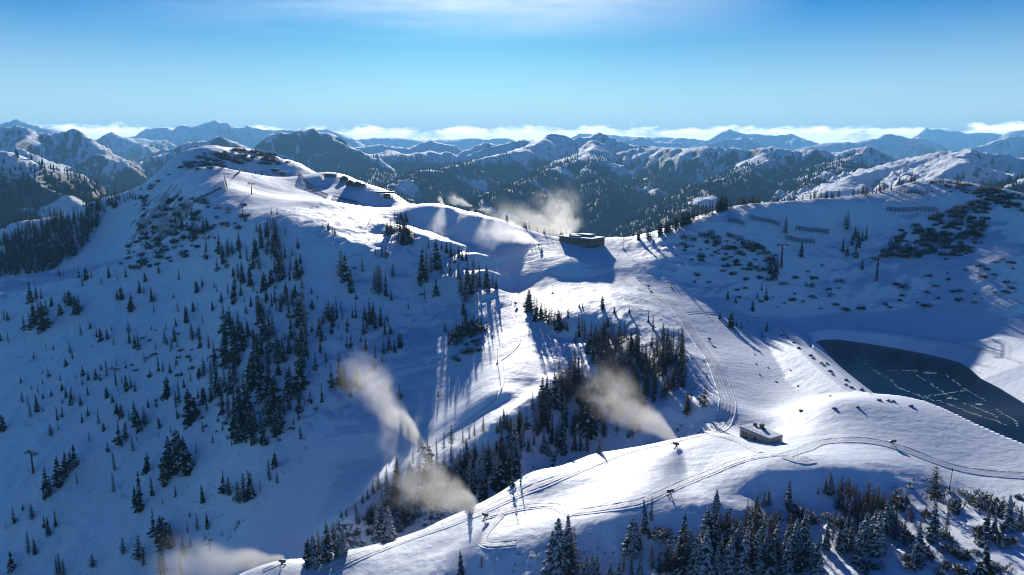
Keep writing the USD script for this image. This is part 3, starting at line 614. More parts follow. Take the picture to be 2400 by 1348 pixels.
stand({"snowy_spruce": 1}, "1850,1186,68", "slim, alone against the shaded bank above the lower forest", 12, k=1)
stand({"spruce": 1}, "1713,767,40", "widest of the few beside the bend under the dam lumps", 13, k=3)
# the left slope, from the rib down to the valley
stand({"spruce": 4, "larch": 1}, "72,709,53 97,700,28 93,757,57 80,758,50 103,770,66 70,775,47 58,775,40 90,762,44 11,752,32 18,752,26 122,717,24 141,738,30 110,742,40 86,700,34", "in the clump under the sunlit rib at far left", 20)
stand({"spruce": 3, "larch": 1}, "154,715,34 164,715,38 178,735,45 185,725,35 183,742,28 190,788,35 236,800,34 227,790,28 252,795,28 303,805,30 325,820,44 317,815,35 387,808,40 20,805,30 2,800,22 409,800,25 403,820,33 436,758,45 453,730,25 498,728,26 534,760,35", "scattered across the open upper left slope", 21)
stand({"spruce": 3, "larch": 2}, "309,728,42 328,688,33 338,692,22 356,708,38 363,705,25 285,702,32 275,702,25 255,652,30 238,667,20 295,650,28 276,660,22 193,670,26 140,650,24 150,652,22 215,652,24 202,655,30 186,650,28 340,660,24 372,640,22 420,655,26", "along the crest of the rocky rib at left", 22)
stand({"spruce": 3, "larch": 2}, "560,800,72 577,738,25 571,805,55 548,800,45 582,790,45 595,800,32 603,803,28 610,760,85 617,755,60 604,750,60 586,670,66 570,665,55 594,685,30 640,795,60 630,785,60 620,800,70 470,815,58 478,885,50 467,893,35 447,850,22 452,800,46 490,820,40 420,950,62 413,958,45 445,990,85 455,975,50 465,933,22 475,950,45 485,965,32 495,940,40", "on the steep shaded slope left of the dense dark grove", 23)
stand({"larch": 3, "spruce": 2}, "672,722,52 686,722,45 648,730,30 655,720,30 702,770,95 712,760,70 690,790,45 705,810,38 650,668,58 660,640,40 660,655,45 645,640,36 678,745,60 695,745,62", "round the dark rock outcrop high on the shaded slope", 24)
stand({"spruce": 4, "larch": 1}, "765,745,45 771,747,47 779,752,42 759,760,40 780,765,30 790,747,45 749,788,48 752,800,22 834,745,37 826,745,30 814,765,26 803,750,30 866,760,65 870,755,40 855,750,35 880,770,40 893,765,50 902,770,30 852,785,40 910,765,18 902,785,22 860,775,44 876,752,48", "in the twin clumps at mid height of the shaded slope", 25)
stand({"spruce": 5, "larch": 1}, patch([(482,850),(520,780),(600,800),(720,790),(720,880),(690,960),(640,1035),(575,1060),(540,1000),(500,960)], 74, 13, 45, 82, 26), "in the dense dark grove on the shaded slope", 26)
stand({"spruce": 4, "larch": 1}, "110,1163,75 120,1162,52 138,1137,75 152,1115,62 165,1100,48 175,1095,60 181,1137,35 88,966,48 53,945,32 72,980,40 6,1010,43 135,985,26 147,978,30 120,1024,34 137,1008,20 210,1036,28 232,998,44", "near the lowest lift pylon at left", 27)
stand({"larch": 2, "spruce": 1}, "225,890,30 251,885,45 297,915,40 307,910,30 285,980,36 294,1035,48 340,1000,50 327,1010,54 279,1044,62 268,1158,56 270,1107,55 253,1060,33 312,1060,42", "thinly spread below the red-footed lift pylon", 28)
stand({"spruce": 1}, "372,870,38 383,870,30 392,930,52 352,885,22 374,1004,25 320,1000,64 345,1105,46 357,1160,50 385,1142,56", "in small groups left of the dense grove", 29)
stand({"spruce": 1}, "400,1106,90 412,1113,110 430,1110,108 440,1105,92 420,1100,100 390,1120,62", "in the tight black clump low on the left slope", 30, width=1.1)
stand({"spruce": 1}, "330,1196,98 318,1188,55 362,1258,70 370,1275,66 385,1280,78 400,1285,64 378,1262,60", "in the tall pair of groups above the bottom-left plume", 31, width=1.05)
stand({"spruce": 3, "larch": 2}, "33,1227,44 54,1198,20 76,1220,45 105,1238,35 115,1255,48 131,1233,46 15,1240,20 68,1300,60 82,1300,45 28,1337,52 412,1165,32 381,1182,18", "near the bottom-left corner in deep shade", 32)
stand({"larch": 3, "spruce": 1}, "218,1333,40 290,1300,45 325,1318,72 337,1330,55 385,1352,85 375,1352,70 430,1305,55 440,1250,30 447,1285,30 425,1352,60 135,1352,55 150,1352,50 142,1350,60 492,1295,32", "wrapped in drifting spray at the bottom-left edge", 33)
stand({"spruce": 2, "larch": 2}, "475,1180,50 523,1158,60 537,1163,50 560,1183,60 572,1180,80 585,1172,75 588,1165,65 610,1152,30 632,1130,60 650,1135,35 645,1095,40 445,1213,18 463,1245,45 487,1238,42 522,1256,16 655,1020,50 620,1045,60 678,940,50 700,970,58 704,960,46", "along the lower edge of the shaded piste", 34)
stand({"spruce": 3, "larch": 1}, "727,945,35 755,942,46 705,1032,40 777,910,60 740,868,45 764,850,28 835,905,55 822,930,40 808,910,60 800,912,58 845,912,40 823,815,40 858,822,35 938,813,38 912,820,40 925,825,30 900,830,40 937,935,38 1027,932,25 880,838,34", "by the long spray plume beside the shaded piste", 35)
# the nose of the hill and the plateau rim
stand({"larch": 3, "spruce": 2}, "800,655,70 810,660,70 823,685,60 850,640,40 887,695,80 893,690,75 905,693,60 878,685,60 921,652,38 957,726,24 990,660,85 1000,660,82 1010,645,60 985,675,35 995,705,35 1025,630,72 1035,645,40 1055,650,50 1022,693,43", "in slim groups on the hill nose right of centre", 36)
stand({"spruce": 3, "larch": 2}, "1090,715,85 1086,735,30 1105,690,62 1118,690,55 1135,690,55 1140,675,58 1155,680,40 1163,678,30 1075,660,50 1098,670,60 1110,660,45 1125,672,50 1148,688,36 1080,690,60", "at the tip of the hill nose above the sunlit piste", 37)
stand({"spruce": 3, "dwarf_pine": 2}, "1085,790,45 1098,780,50 1068,800,55 1053,808,28 1110,775,40 1128,760,28 1075,790,40 1092,770,44 1105,790,30 1060,800,36 1043,778,25", "in the slanting clump beside the top of the sunlit piste", 38)
stand({"spruce": 1, "larch": 2}, patch([(905,548),(945,528),(975,560),(970,578),(925,568)], 30, 6, 25, 40, 39), "in the thicket on the rim under the plateau", 39)
stand({"spruce": 2, "larch": 2}, "925,514,22 931,515,18 939,515,20 951,520,24 868,518,16 896,528,15 887,523,10 1005,582,25 1022,584,28 1035,585,20 1047,592,25 1057,602,35 1066,616,34 1075,602,30 1083,610,30 1093,612,32 895,606,40 905,608,35 880,600,22 1110,628,26 1123,640,30", "along the sunlit edge of the hill crest", 40)
stand({"larch": 2, "spruce": 1}, "757,532,15 770,538,18 780,550,22 785,548,15 570,512,28 636,502,20 648,508,20 651,505,18 602,545,22 611,550,30 669,552,24 430,565,20 576,520,24", "small and separate, below the hut plateau", 41)
stand({"larch": 3, "spruce": 2}, patch([(605,548),(640,535),(660,560),(655,605),(612,600)], 20, 7, 30, 46, 42) + parse("512,600,40 535,600,45 522,606,38 545,598,34 560,590,30 660,612,40 685,600,25 668,605,38 650,616,32"), "in the two brown thickets under the hut plateau", 42)
stand({"larch": 2, "spruce": 1}, patch([(400,515),(470,505),(490,520),(480,560),(430,565)], 34, 6, 14, 26, 43), "in the round brown thicket left of the hut plateau", 43)
stand({"larch": 1, "spruce": 1}, "820,412,14 828,416,12 812,408,13 806,404,12 836,420,12 848,428,11 858,436,12 866,440,11 800,402,10 846,422,10 790,398,12 782,394,10", "behind the huts on the skyline", 44, sink=1.5)
stand({"larch": 2, "spruce": 1}, patch([(195,488),(285,458),(292,480),(240,505),(200,512)], 26, 6, 20, 32, 45) + parse("300,470,20 306,466,24 312,468,22 330,446,14 292,474,22 318,470,18"), "in the uppermost strip of the far left wood", 45)
stand({"spruce": 2, "larch": 1}, "118,512,34 126,505,24 142,484,22 20,528,20 30,524,18 38,520,16 46,517,16 12,536,22 180,447,9 203,440,9 60,512,18 72,508,16 52,516,20", "along the sunlit skyline ridge at far left", 46)
# tree row, lone trees and forest patch between the two sunlit pistes
stand({"spruce": 2, "larch": 1}, "1236,735,60 1243,737,62 1250,740,50 1260,745,50 1268,748,46 1276,755,46 1285,760,45 1292,762,44 1300,768,45 1308,772,50 1316,772,48 1324,775,36 1330,776,24 1240,728,50 1256,752,40 1280,752,42", "in the row on the bank above the sunlit piste", 47)
stand({"spruce": 1}, "1331,745,32 1365,722,20 1357,720,14 1412,724,32 1440,733,16 1475,734,18 1520,754,30 1423,766,25", "single and small, on the sunlit shelf below the timber building", 48)
stand({"spruce": 2, "larch": 1}, "1350,802,32 1357,790,58 1370,802,60 1383,808,58 1364,780,44 1393,815,52 1403,830,60 1378,830,52 1412,838,48 1390,850,56", "at the top end of the brown gully wood", 49)
stand({"larch": 5, "frosted_larch": 1, "spruce": 1}, patch([(1390,810),(1430,790),(1520,835),(1600,800),(1612,890),(1560,950),(1490,940),(1400,890)], 120, 8, 42, 68, 50), "in the brown gully wood right of the sunlit piste", 50)
stand({"larch": 2, "spruce": 1}, "1530,772,35 1555,797,45 1568,852,66 1595,832,50 1600,862,60 1528,814,38 1490,817,60 1473,802,25 1468,790,22 1650,957,60 1640,952,35 1608,980,70 1600,905,60 1612,965,56 1620,940,44 1585,880,50", "on the snowy lumps beside the winding road", 51)
stand({"larch": 3, "frosted_larch": 2, "spruce": 1}, "1310,905,70 1325,925,72 1335,918,88 1345,905,92 1355,900,80 1330,935,60 1300,960,92 1318,945,80 1365,905,70 1342,930,62", "in the tall brown clump at the piste corner", 52)
stand({"spruce": 2, "snowy_spruce": 1, "larch": 1}, "1370,945,62 1355,940,38 1395,920,38 1415,917,52 1350,1010,70 1380,1020,98 1390,1000,62 1272,1000,68 1463,910,70 1470,935,62 1440,900,66 1400,960,60 1425,950,58 1405,985,56 1450,960,50", "halfway down the deep gully", 53)
stand({"snowy_spruce": 2, "larch": 2, "spruce": 1}, "1205,1052,85 1272,1062,60 1285,1066,40 1295,1040,88 1305,1050,60 1403,1062,50 1345,1058,60 1360,1060,52 1240,1060,40 1375,1062,70 1320,1068,50", "at the bottom of the deep gully", 54)
stand({"larch": 1}, "981,1062,34 1002,1060,45 1023,1058,38 1040,1056,50 1058,1045,52 1085,1042,45 1100,1032,35 1112,1024,38 1133,1015,48 968,1090,38 887,1150,45 905,1140,52 875,1160,38", "spindly, in the line along the gully rim", 55, width=.9)
stand({"spruce": 1, "snowy_spruce": 1}, "1180,1005,50 1172,1008,38 1188,1000,40 1165,1015,30 1195,1012,34", "in the knot where the gully rim turns", 56)
stand({"snowy_spruce": 2, "spruce": 2}, "1070,1165,86 1065,1168,70 1090,1185,80 1100,1192,68 1125,1172,75 1135,1168,60 1173,1150,88 1200,1140,62 1220,1136,38 1110,1150,60 1050,1170,50", "rising behind the edge of the foreground snow shelf", 57, sink=1.0)
stand({"snowy_spruce": 1}, "890,1270,105 885,1268,96 912,1268,88 897,1245,88 903,1262,70", "in the big clump at the shelf edge left of the low plume", 58)
stand({"snowy_spruce": 2, "spruce": 1, "larch": 1}, "722,1325,72 735,1325,80 750,1322,90 768,1316,108 785,1308,94 803,1300,74 760,1320,70 795,1304,60", "in the clump at the lower left end of the snow shelf", 59)
stand({"larch": 1, "spruce": 1}, "800,1216,25 812,1210,22 833,1196,25 850,1182,26 862,1170,28 945,1230,56 930,1200,50 958,1210,40 842,1230,34 870,1215,36 915,1180,30", "small, on the bushy gully side at lower left", 60)
# the foreground wood at lower right
stand({"snowy_spruce": 2, "frosted_larch": 2}, "1310,1350,150 1295,1352,120 1340,1350,125 1322,1345,90", "in the group at the bottom edge, right of centre", 61)
stand({"larch": 1, "snowy_spruce": 1}, "1335,1342,148 1480,1300,98 1510,1250,88 1525,1225,68 1500,1292,62 1490,1270,60", "brownish, before the rounded sunlit bank", 62)
stand({"snowy_spruce": 1}, "1375,1352,58 1388,1352,64 1430,1352,42 1450,1352,50 1365,1352,40", "young, at the bottom edge between two larger groups", 63)
stand({"snowy_spruce": 1}, "1675,1228,88 1773,1190,38 1790,1185,38 1800,1182,42 1945,1158,62 1933,1155,46 1917,1158,20", "spaced along the foot of the shaded bank", 64)
stand({"larch": 1}, "1700,1242,58 1560,1347,92 1770,1205,50 1778,1215,44 1688,1250,40", "dark and bushy, at the foot of the shaded bank", 65, width=1.3)
stand({"snowy_spruce": 4, "larch": 1}, "1605,1350,130 1633,1350,100 1655,1350,120 1650,1330,108 1680,1350,82 1715,1350,100 1740,1350,122 1760,1347,138 1790,1342,110 1590,1352,90 1700,1345,80 1775,1350,90 1625,1340,90 1748,1330,88 1812,1345,70", "in the thick stand at the bottom edge, lower right", 66)
stand({"snowy_spruce": 1}, "1835,1337,88 1858,1320,115 1875,1317,136 1890,1320,108 1912,1314,42 1845,1300,80 1900,1325,60", "in the broad white-branched trio in front of the open snow", 67)
stand({"snowy_spruce": 3, "larch": 1}, "1935,1287,74 1950,1272,74 1978,1297,94 2010,1320,106 2030,1292,98 2060,1297,112 1965,1290,62 1995,1285,80 2046,1270,84", "in the middle of the lower right wood", 68)
stand({"larch": 3, "frosted_larch": 1}, patch([(1960,1165),(2040,1160),(2080,1200),(2110,1240),(2060,1260),(1980,1240)], 24, 13, 50, 72, 69), "at the upper side of the lower right wood", 69)
stand({"larch": 2, "snowy_spruce": 1}, "2095,1267,84 2080,1252,88 2215,1262,80 2120,1245,60 2135,1225,50 2165,1230,56", "beside the large snowy spruces at right", 70)
stand({"snowy_spruce": 1}, "2150,1312,98 2185,1270,112 2140,1318,50", "huge and white, in the front of the lower right wood", 71, width=1.1)
stand({"snowy_spruce": 1}, "2310,1250,76 2360,1242,90 2390,1232,52 2330,1245,44", "stout, near the right edge above the dwarf pines", 72, width=1.1)
stand({"spruce": 1}, "2305,1350,82 2290,1352,44 2325,1352,40", "ragged, at the bottom right among dwarf pines", 73, width=1.1)
stand({"spruce": 2, "larch": 2}, patch([(60,800),(320,740),(480,640),(620,640),(760,700),(960,700),(900,860),(720,960),(640,1060),(400,1080),(200,1000),(60,960)], 190, 17, 12, 30, 82), "small and thin, between the larger groups of the shaded left slope", 82)
stand({"larch": 2, "spruce": 1, "snowy_spruce": 1}, patch([(1230,960),(1320,880),(1420,900),(1520,960),(1540,1020),(1400,1060),(1250,1080),(1200,1080)], 60, 13, 38, 62, 83), "filling the deep gully between the snow shelf and the piste", 83)
stand({"larch": 1, "spruce": 2}, patch([(480,610),(560,560),(700,580),(720,700),(600,740),(520,700)], 46, 13, 26, 52, 84), "on the steep slope between the plateau thickets and the old pines", 84)
stand({"snowy_spruce": 3, "spruce": 1}, patch([(1570,1360),(1590,1300),(1690,1270),(1800,1280),(1900,1310),(1920,1356)], 30, 20, 80, 126, 85), "packed behind the thick stand at the bottom edge, lower right", 85)
stand({"larch": 3, "frosted_larch": 1}, patch([(1680,1270),(1760,1220),(1850,1240),(1900,1260),(1880,1300),(1740,1300)], 20, 15, 46, 70, 86), "between the shaded bank and the thick lower right stand", 86)
stand({"snowy_spruce": 2, "spruce": 2, "larch": 1}, patch([(1000,1150),(1060,1090),(1150,1080),(1240,1090),(1200,1140),(1100,1180)], 26, 14, 44, 76, 87), "in the shaded gully behind the foreground shelf edge", 87)
stand({"snowy_spruce": 2, "larch": 2}, "1400,1352,60 1460,1345,70 1500,1352,60 1530,1340,76 1545,1352,70 1480,1352,56", "low among bushes at the bottom edge between two stands", 88)
stand({"larch": 3, "spruce": 2, "snowy_spruce": 1}, patch([(830,1240),(900,1165),(1000,1105),(1130,1060),(1200,1000),(1285,935),(1320,965),(1250,1060),(1100,1125),(910,1240)], 70, 14, 34, 62, 89), "in the belt of trees down the gully side below the rim", 89)
# right hill
stand({"spruce": 1}, "2003,562,35 2010,558,30 2030,560,35 2020,566,30 2005,605,45 1975,590,34 2020,632,30 2012,580,36 1996,575,30 1985,600,30", "in the small grove midway up the right hill", 74)
stand({"larch": 1}, "1840,550,44 1985,542,48 1980,530,30", "large and brown, between the avalanche barriers", 75, width=1.3)
stand({"spruce": 1}, "1726,764,20 1738,770,20 1751,758,12 1797,776,25 1786,790,15 1687,748,22 1705,702,25 1724,710,20 1764,728,25 1785,680,24 1795,705,38 1775,700,18 1815,655,48 1806,640,30 1820,640,30 1822,620,24", "dotted about the foot of the right hill", 76)
r_ = np.random.default_rng(77)
def skyline(knots, n, lo, hi, where, seed, kinds, back=6.0):
    r = np.random.default_rng(seed); k = np.array(knots, float); rows = []
    us = np.sort(r.uniform(k[0, 0], k[-1, 0], n))
    for u in us:
        v = np.interp(u, k[:, 0], k[:, 1]); p = spot(u, v + 2.5)
        if p is None: continue
        q = 1 + back * r.uniform(.4, 1.6) / p[1]; x, y = p[0] * q, p[1] * q
        kind = list(kinds)[int(r.choice(len(kinds), p=np.array(list(kinds.values())) / sum(kinds.values())))]
        h = r.uniform(lo, hi) * depth_of(p) / FPX
        plant(kind, (x, y, float(ground(np.array([x]), np.array([y]))[0]) - .4), h, f"{WORD[kind]} {where}", f"{MANY[kind]} {where}", r)
skyline([(1490,566),(1560,552),(1620,524),(1660,506),(1720,486)], 58, 22, 42, "in the dense row along the left shoulder of the right hill", 78, {"spruce": 1, "larch": 1, "frosted_larch": 1})
skyline([(1725,484),(1800,476),(1900,468),(2000,463),(2090,448)], 62, 13, 26, "in the low fringe along the skyline of the right hill", 79, {"frosted_larch": 2, "larch": 2})
skyline([(2105,436),(2130,430),(2155,424)], 10, 18, 30, "in the tuft beside the summit of the right hill", 80, {"larch": 1}, 3)
skyline([(1150,505),(1200,522),(1250,540),(1300,556),(1330,559)], 20, 12, 26, "in the thin skyline fringe behind the snow plumes", 81, {"larch": 3, "spruce": 1}, 8)
# dwarf pines
def bushes(poly, n, gap, lo, hi, where, seed, squash=1.0):
    r = np.random.default_rng(seed); rows = []
    for u, v in scatter(poly, n, r, gap):
        p = spot(u, v)
        if p is None: continue
        w = r.uniform(lo, hi) * .5 * depth_of(p) / FPX
        plant("dwarf_pine", (p[0], p[1], p[2] - .1), w * squash, f"low dwarf pine shrub {where}", f"dwarf pine shrubs {where}", r, 1 / squash)
bushes([(2050,610),(2080,575),(2110,540),(2200,500),(2260,480),(2310,470),(2320,520),(2290,590),(2230,610),(2110,605)], 190, 4.5, 11, 27, "in the big dark patch on the right hill", 90, 1.2)
bushes([(2180,428),(2260,428),(2340,445),(2400,462),(2400,500),(2340,480),(2240,445)], 80, 5, 10, 22, "on the summit shoulder of the right hill", 91, 1.2)
bushes([(1590,560),(1660,545),(1760,560),(1830,600),(1800,640),(1680,625),(1600,610)], 70, 7, 9, 26, "below the avalanche barriers at left", 92, 1.2)
bushes([(1620,640),(1700,630),(1800,650),(1960,610),(2000,690),(2100,660),(2380,600),(2380,680),(2200,740),(1800,720),(1620,660)], 70, 16, 6, 26, "scattered over the lower right hill", 93)
bushes([(330,470),(420,395),(480,400),(560,390),(690,385),(640,360),(560,350),(480,360),(420,395),(350,440),(340,520)], 90, 6, 10, 26, "on the flank of the far left summit", 94)
bushes([(330,520),(420,455),(520,480),(600,480),(560,540),(450,600),(330,640),(280,620)], 110, 8, 10, 30, "on the rough slope left of the hut plateau", 95, 1.2)
bushes([(1500,1260),(1700,1250),(1760,1200),(1840,1200),(1990,1150),(2400,1160),(2400,1348),(2200,1348),(2000,1340),(1900,1230),(1760,1290),(1560,1320)], 76, 17, 26, 64, "under the trees of the lower right wood", 96, 1.25)
bushes([(830,1230),(900,1160),(1000,1110),(1100,1080),(1150,1100),(1060,1160),(960,1240),(860,1260)], 34, 12, 22, 44, "on the bushy shaded side of the gully", 97, 1.2)
bushes([(1040,810),(1120,780),(1130,830),(1080,850),(1060,840)], 12, 10, 20, 34, "by the left side of the sunlit piste", 98)
bushes([(300,700),(480,800),(700,900),(760,960),(640,1050),(400,980),(300,900)], 60, 18, 8, 24, "between the trees of the shaded left slope", 99)
plant_all()
# the far left wood, too dense to count: one mass
def wood(path, P, H, protos, label):
    pi = UsdGeom.PointInstancer.Define(stage, path); r = np.random.default_rng(5)
    n = len(P)
    pi.CreatePositionsAttr(Vt.Vec3fArray.FromNumpy(P.astype(np.float32)))
    a = r.uniform(0, np.pi, n); pi.CreateOrientationsAttr(Vt.QuathArray([Gf.Quath(float(math.cos(q)), 0, 0, float(math.sin(q))) for q in a]))
    w = H * r.uniform(.85, 1.2, n); pi.CreateScalesAttr(Vt.Vec3fArray.FromNumpy(np.c_[w, w, H].astype(np.float32)))
    pi.CreateProtoIndicesAttr(Vt.IntArray.FromNumpy(r.integers(0, len(protos), n).astype(np.int32)))
    for i, build in enumerate(protos):
        q = f"{path}/{build[0]}" + (f"_{i:03d}" if i else ""); UsdGeom.Xform.Define(stage, q); build[1](q); pi.GetPrototypesRel().AddTarget(q)
    tag(pi, label, "forest" if "forest" in path else "brush", kind="stuff")
marks = scatter([(0,575),(60,535),(100,528),(160,520),(205,512),(240,512),(228,535),(182,600),(130,628),(60,645),(0,650)], 230, np.random.default_rng(6), 6.5)
pts = [spot(u, v) for u, v in marks]; pts = np.array([p for p in pts if p])
hh = np.random.default_rng(8).uniform(11, 19, len(pts))
wood("/World/dense_forest", pts, hh, [("spruce", lambda q: model_parts(q, "spruce", 0)), ("larch", lambda q: model_parts(q, "larch", 0)), ("spruce", lambda q: model_parts(q, "spruce", 2)), ("spruce", lambda q: model_parts(q, "spruce", 1))], "dense dark spruce and larch wood on the shaded far left slope")
# tips of grass and brush that stick out of the snow everywhere
r_ = np.random.default_rng(16)
RN = np.hypot(NX, NY); UN, VN = to_px(NX, NY, NZ)
ww = (ROUGH > .55) * (RN < 950) * RN ** 1.2 * (UN > -60) * (UN < 2460) * np.clip(fbm2(NX / 30, NY / 30, 3, 61) + .12, 0, 1); ww = (ww / ww.sum()).ravel()
pk = r_.choice(ww.size, 9000, p=ww)
bp = np.c_[NX.ravel()[pk] + r_.normal(0, .6, 9000), NY.ravel()[pk] + r_.normal(0, .6, 9000), np.zeros(9000)]; bp[:, 2] = ground(bp[:, 0], bp[:, 1]) - .05
tuft = dwarf_pine(60, 26, .0, .6)[1]
wood("/World/brush_tips", bp, r_.uniform(.25, 1.0, 9000) * r_.uniform(.5, 1.2, 9000), [("brush", lambda q: usdkit.mesh(stage, q + "/stems", tuft, bush_look))], "dark tips of brush and grass sticking out of the snow")
# the forests on the ranges
def far_tree(seed):
    r = np.random.default_rng(seed); s = Soup()
    for z0, z1, w in ((.02, .5, .17), (.25, .75, .13), (.5, 1.0, .085)):
        a = np.arange(5) * 2 * np.pi / 5 + r.uniform(0, 1); q = w * r.uniform(.7, 1.25, 5)
        s.poly([*np.c_[np.cos(a) * q, np.sin(a) * q, np.full(5, z0) + r.uniform(-.04, .04, 5)], (0, 0, z1)], [(i, (i + 1) % 5, 5) for i in range(5)])
    return s.mesh()
ft = [far_tree(i) for i in range(3)]
r_ = np.random.default_rng(15)
ok = (np.hypot(FX, FY) < 5600) & (abs(np.arctan2(FX, FY)) < math.radians(40))
cell = np.hypot(FX, FY) ** 2 * FWOOD * ok; cell = (cell / cell.sum()).ravel()
NF = 60000
pick = r_.choice(cell.size, NF, p=cell)
ii, jj = np.unravel_index(pick, FX.shape); ii = np.clip(ii, 0, NFA - 2); jj = np.clip(jj, 0, NFR - 2)
s_, t_ = r_.random(NF), r_.random(NF)
def tri(G):
    return G[ii, jj] * (1 - s_) * (1 - t_) + G[ii + 1, jj] * s_ * (1 - t_) + G[ii, jj + 1] * (1 - s_) * t_ + G[ii + 1, jj + 1] * s_ * t_
FP = np.c_[tri(FX), tri(FY), tri(FZ) + CAMZ - .8]
wood("/World/mountain_forest", FP, r_.uniform(11, 24, NF), [("conifer", lambda q: usdkit.mesh(stage, q + "/crown", ft[0], far_look)), ("conifer", lambda q: usdkit.mesh(stage, q + "/crown", ft[1], far_look)), ("conifer", lambda q: usdkit.mesh(stage, q + "/crown", ft[2], far_look))], "dark conifer forest covering the lower mountain flanks")
# ---------------------------------------------------------------- built things
def flat_look(name, col, rough=.6, metal=0.0, spread=.25, scale=2.0):
    c = np.array(col)
    return material(name, {"geo": ("geometry", {}), "n": ("noise_texture", {"scale": scale, "detail": 5.0, "roughness": 0.65}), "r": ("rgb_ramp", {"ramp": [(0.3, tuple(c * (1 - spread))), (0.7, tuple(c * (1 + spread)))]}),
        "p": ("principled_bsdf", {"roughness": rough, "metallic": metal})}, [("geo.position", "n.vector"), ("n.fac", "r.fac"), ("r.color", "p.base_color")], surface="p.BSDF")
steel_look = flat_look("dark_steel", (.045, .05, .055), .45, .6)
red_look = flat_look("red_paint", (.22, .035, .03), .5)
concrete_look = flat_look("concrete", (.30, .275, .235), .85, 0, .2, 1.2)
tarred_look = flat_look("tarred_timber", (.03, .027, .026), .7)
black_look = flat_look("dark_opening", (.012, .013, .015), .3)
glass_look = flat_look("window_glass", (.015, .02, .025), .06, 0, .1)
oldwood_look = flat_look("weathered_wood", (.10, .075, .055), .85, 0, .35, 3.0)
galv_look = flat_look("galvanised_steel", (.25, .26, .27), .4, .7)
yellow_look = flat_look("grey_machine_paint", (.12, .125, .13), .45)
blue_look = flat_look("blue_paint", (.03, .09, .25), .5)
cap_look = material("settled_snow", {"geo": ("geometry", {}), "n": ("noise_texture", {"scale": 1.5, "detail": 4.0}), "b": ("bump", {"strength": 0.4, "distance": 0.1}), "p": ("principled_bsdf", {"base_color": (.84, .87, .91), "roughness": 0.6, "specular_ior_level": 0.25})}, [("geo.position", "n.vector"), ("n.fac", "b.height"), ("b.normal", "p.normal")], surface="p.BSDF")
batten_look = material("timber_battens", {"tc": ("texture_coordinate", {}), "m": ("mapping", {"scale": (9.0, 9.0, 0.25)}), "n": ("noise_texture", {"scale": 1.0, "detail": 3.0}), "n2": ("noise_texture", {"scale": 0.5, "detail": 4.0}), "mx": ("mix_color", {"fac": 0.35}), "bw": ("rgb_to_bw", {}),
    "r": ("rgb_ramp", {"ramp": [(0.3, (.11, .072, .052)), (0.5, (.20, .142, .106)), (0.7, (.28, .21, .16))]}), "b": ("bump", {"strength": 0.6, "distance": 0.06}), "p": ("principled_bsdf", {"roughness": 0.8})},
    [("tc.object", "m.vector"), ("m.vector", "n.vector"), ("tc.object", "n2.vector"), ("n.color", "mx.a"), ("n2.color", "mx.b"), ("mx.result", "bw.color"), ("bw.val", "r.fac"), ("n.fac", "b.height"), ("b.normal", "p.normal"), ("r.color", "p.base_color")], surface="p.BSDF")
rock_look = material("rock_with_snow", {"geo": ("geometry", {}), "s": ("separate_xyz", {}), "n": ("noise_texture", {"scale": 1.6, "detail": 6.0, "roughness": 0.7}), "a": ("math", {"math_type": "add"}), "t": ("map_range", {"from_min": 1.0, "from_max": 1.2, "clamp": True}),
    "r": ("rgb_ramp", {"ramp": [(0.3, (.03, .027, .024)), (0.7, (.12, .11, .095))]}), "m": ("mix_color", {"b": (.82, .85, .9)}), "b": ("bump", {"strength": 0.8, "distance": 0.2}), "p": ("principled_bsdf", {"roughness": 0.85})},
    [("geo.position", "n.vector"), ("geo.normal", "s.vector"), ("s.z", "a.value1"), ("n.fac", "a.value2"), ("a.value", "t.value"), ("n.fac", "r.fac"), ("r.color", "m.a"), ("t.result", "m.fac"), ("m.result", "p.base_color"), ("n.fac", "b.height"), ("b.normal", "p.normal")], surface="p.BSDF")
water_look = material("reservoir_water", {"geo": ("geometry", {}), "m": ("mapping", {"scale": (1.0, 0.5, 1.0)}), "n": ("noise_texture", {"scale": 0.8, "detail": 4.0}), "b": ("bump", {"strength": 0.12, "distance": 0.05}), "p": ("principled_bsdf", {"base_color": (.004, .008, .009), "roughness": 0.16, "ior": 1.33, "specular_ior_level": 0.26})},
    [("geo.position", "m.vector"), ("m.vector", "n.vector"), ("n.fac", "b.height"), ("b.normal", "p.normal")], surface="p.BSDF")
foam_look = flat_look("pale_bubbles", (.42, .55, .52), .5)

def box(x0, x1, y0, y1, z0, z1): return trimesh.creation.box(bounds=[[x0, y0, z0], [x1, y1, z1]])
def beam(p, q, w, h=None):
    p, q = np.array(p, float), np.array(q, float); L = np.linalg.norm(q - p); d = (q - p) / L
    up = np.array([0, 0, 1.0]) if abs(d[2]) < .95 else np.array([0, 1.0, 0]); s = np.cross(up, d); s /= np.linalg.norm(s); u = np.cross(d, s)
    m = trimesh.creation.box([L, w, h or w]); T = np.eye(4); T[:3, 0], T[:3, 1], T[:3, 2], T[:3, 3] = d, s, u, (p + q) / 2
    m.apply_transform(T); return m
def rod(p, q, r0, r1=None, n=8):
    p, q = np.array(p, float), np.array(q, float); r1 = r0 if r1 is None else r1; L = np.linalg.norm(q - p); d = (q - p) / L
    up = np.array([0, 0, 1.0]) if abs(d[2]) < .95 else np.array([0, 1.0, 0]); s = np.cross(up, d); s /= np.linalg.norm(s); u = np.cross(d, s)
    a = np.arange(n) * 2 * np.pi / n; ring = np.cos(a)[:, None] * s + np.sin(a)[:, None] * u
    v = np.vstack([p + ring * r0, q + ring * r1, [p], [q]]); f = []
    for j in range(n):
        k = (j + 1) % n; f += [(j, k, n + k), (j, n + k, n + j), (2 * n, k, j), (2 * n + 1, n + j, n + k)]
    m = trimesh.Trimesh(v, f, process=False); m.fix_normals(); return m
def cat(*ms): return trimesh.util.concatenate(list(ms))
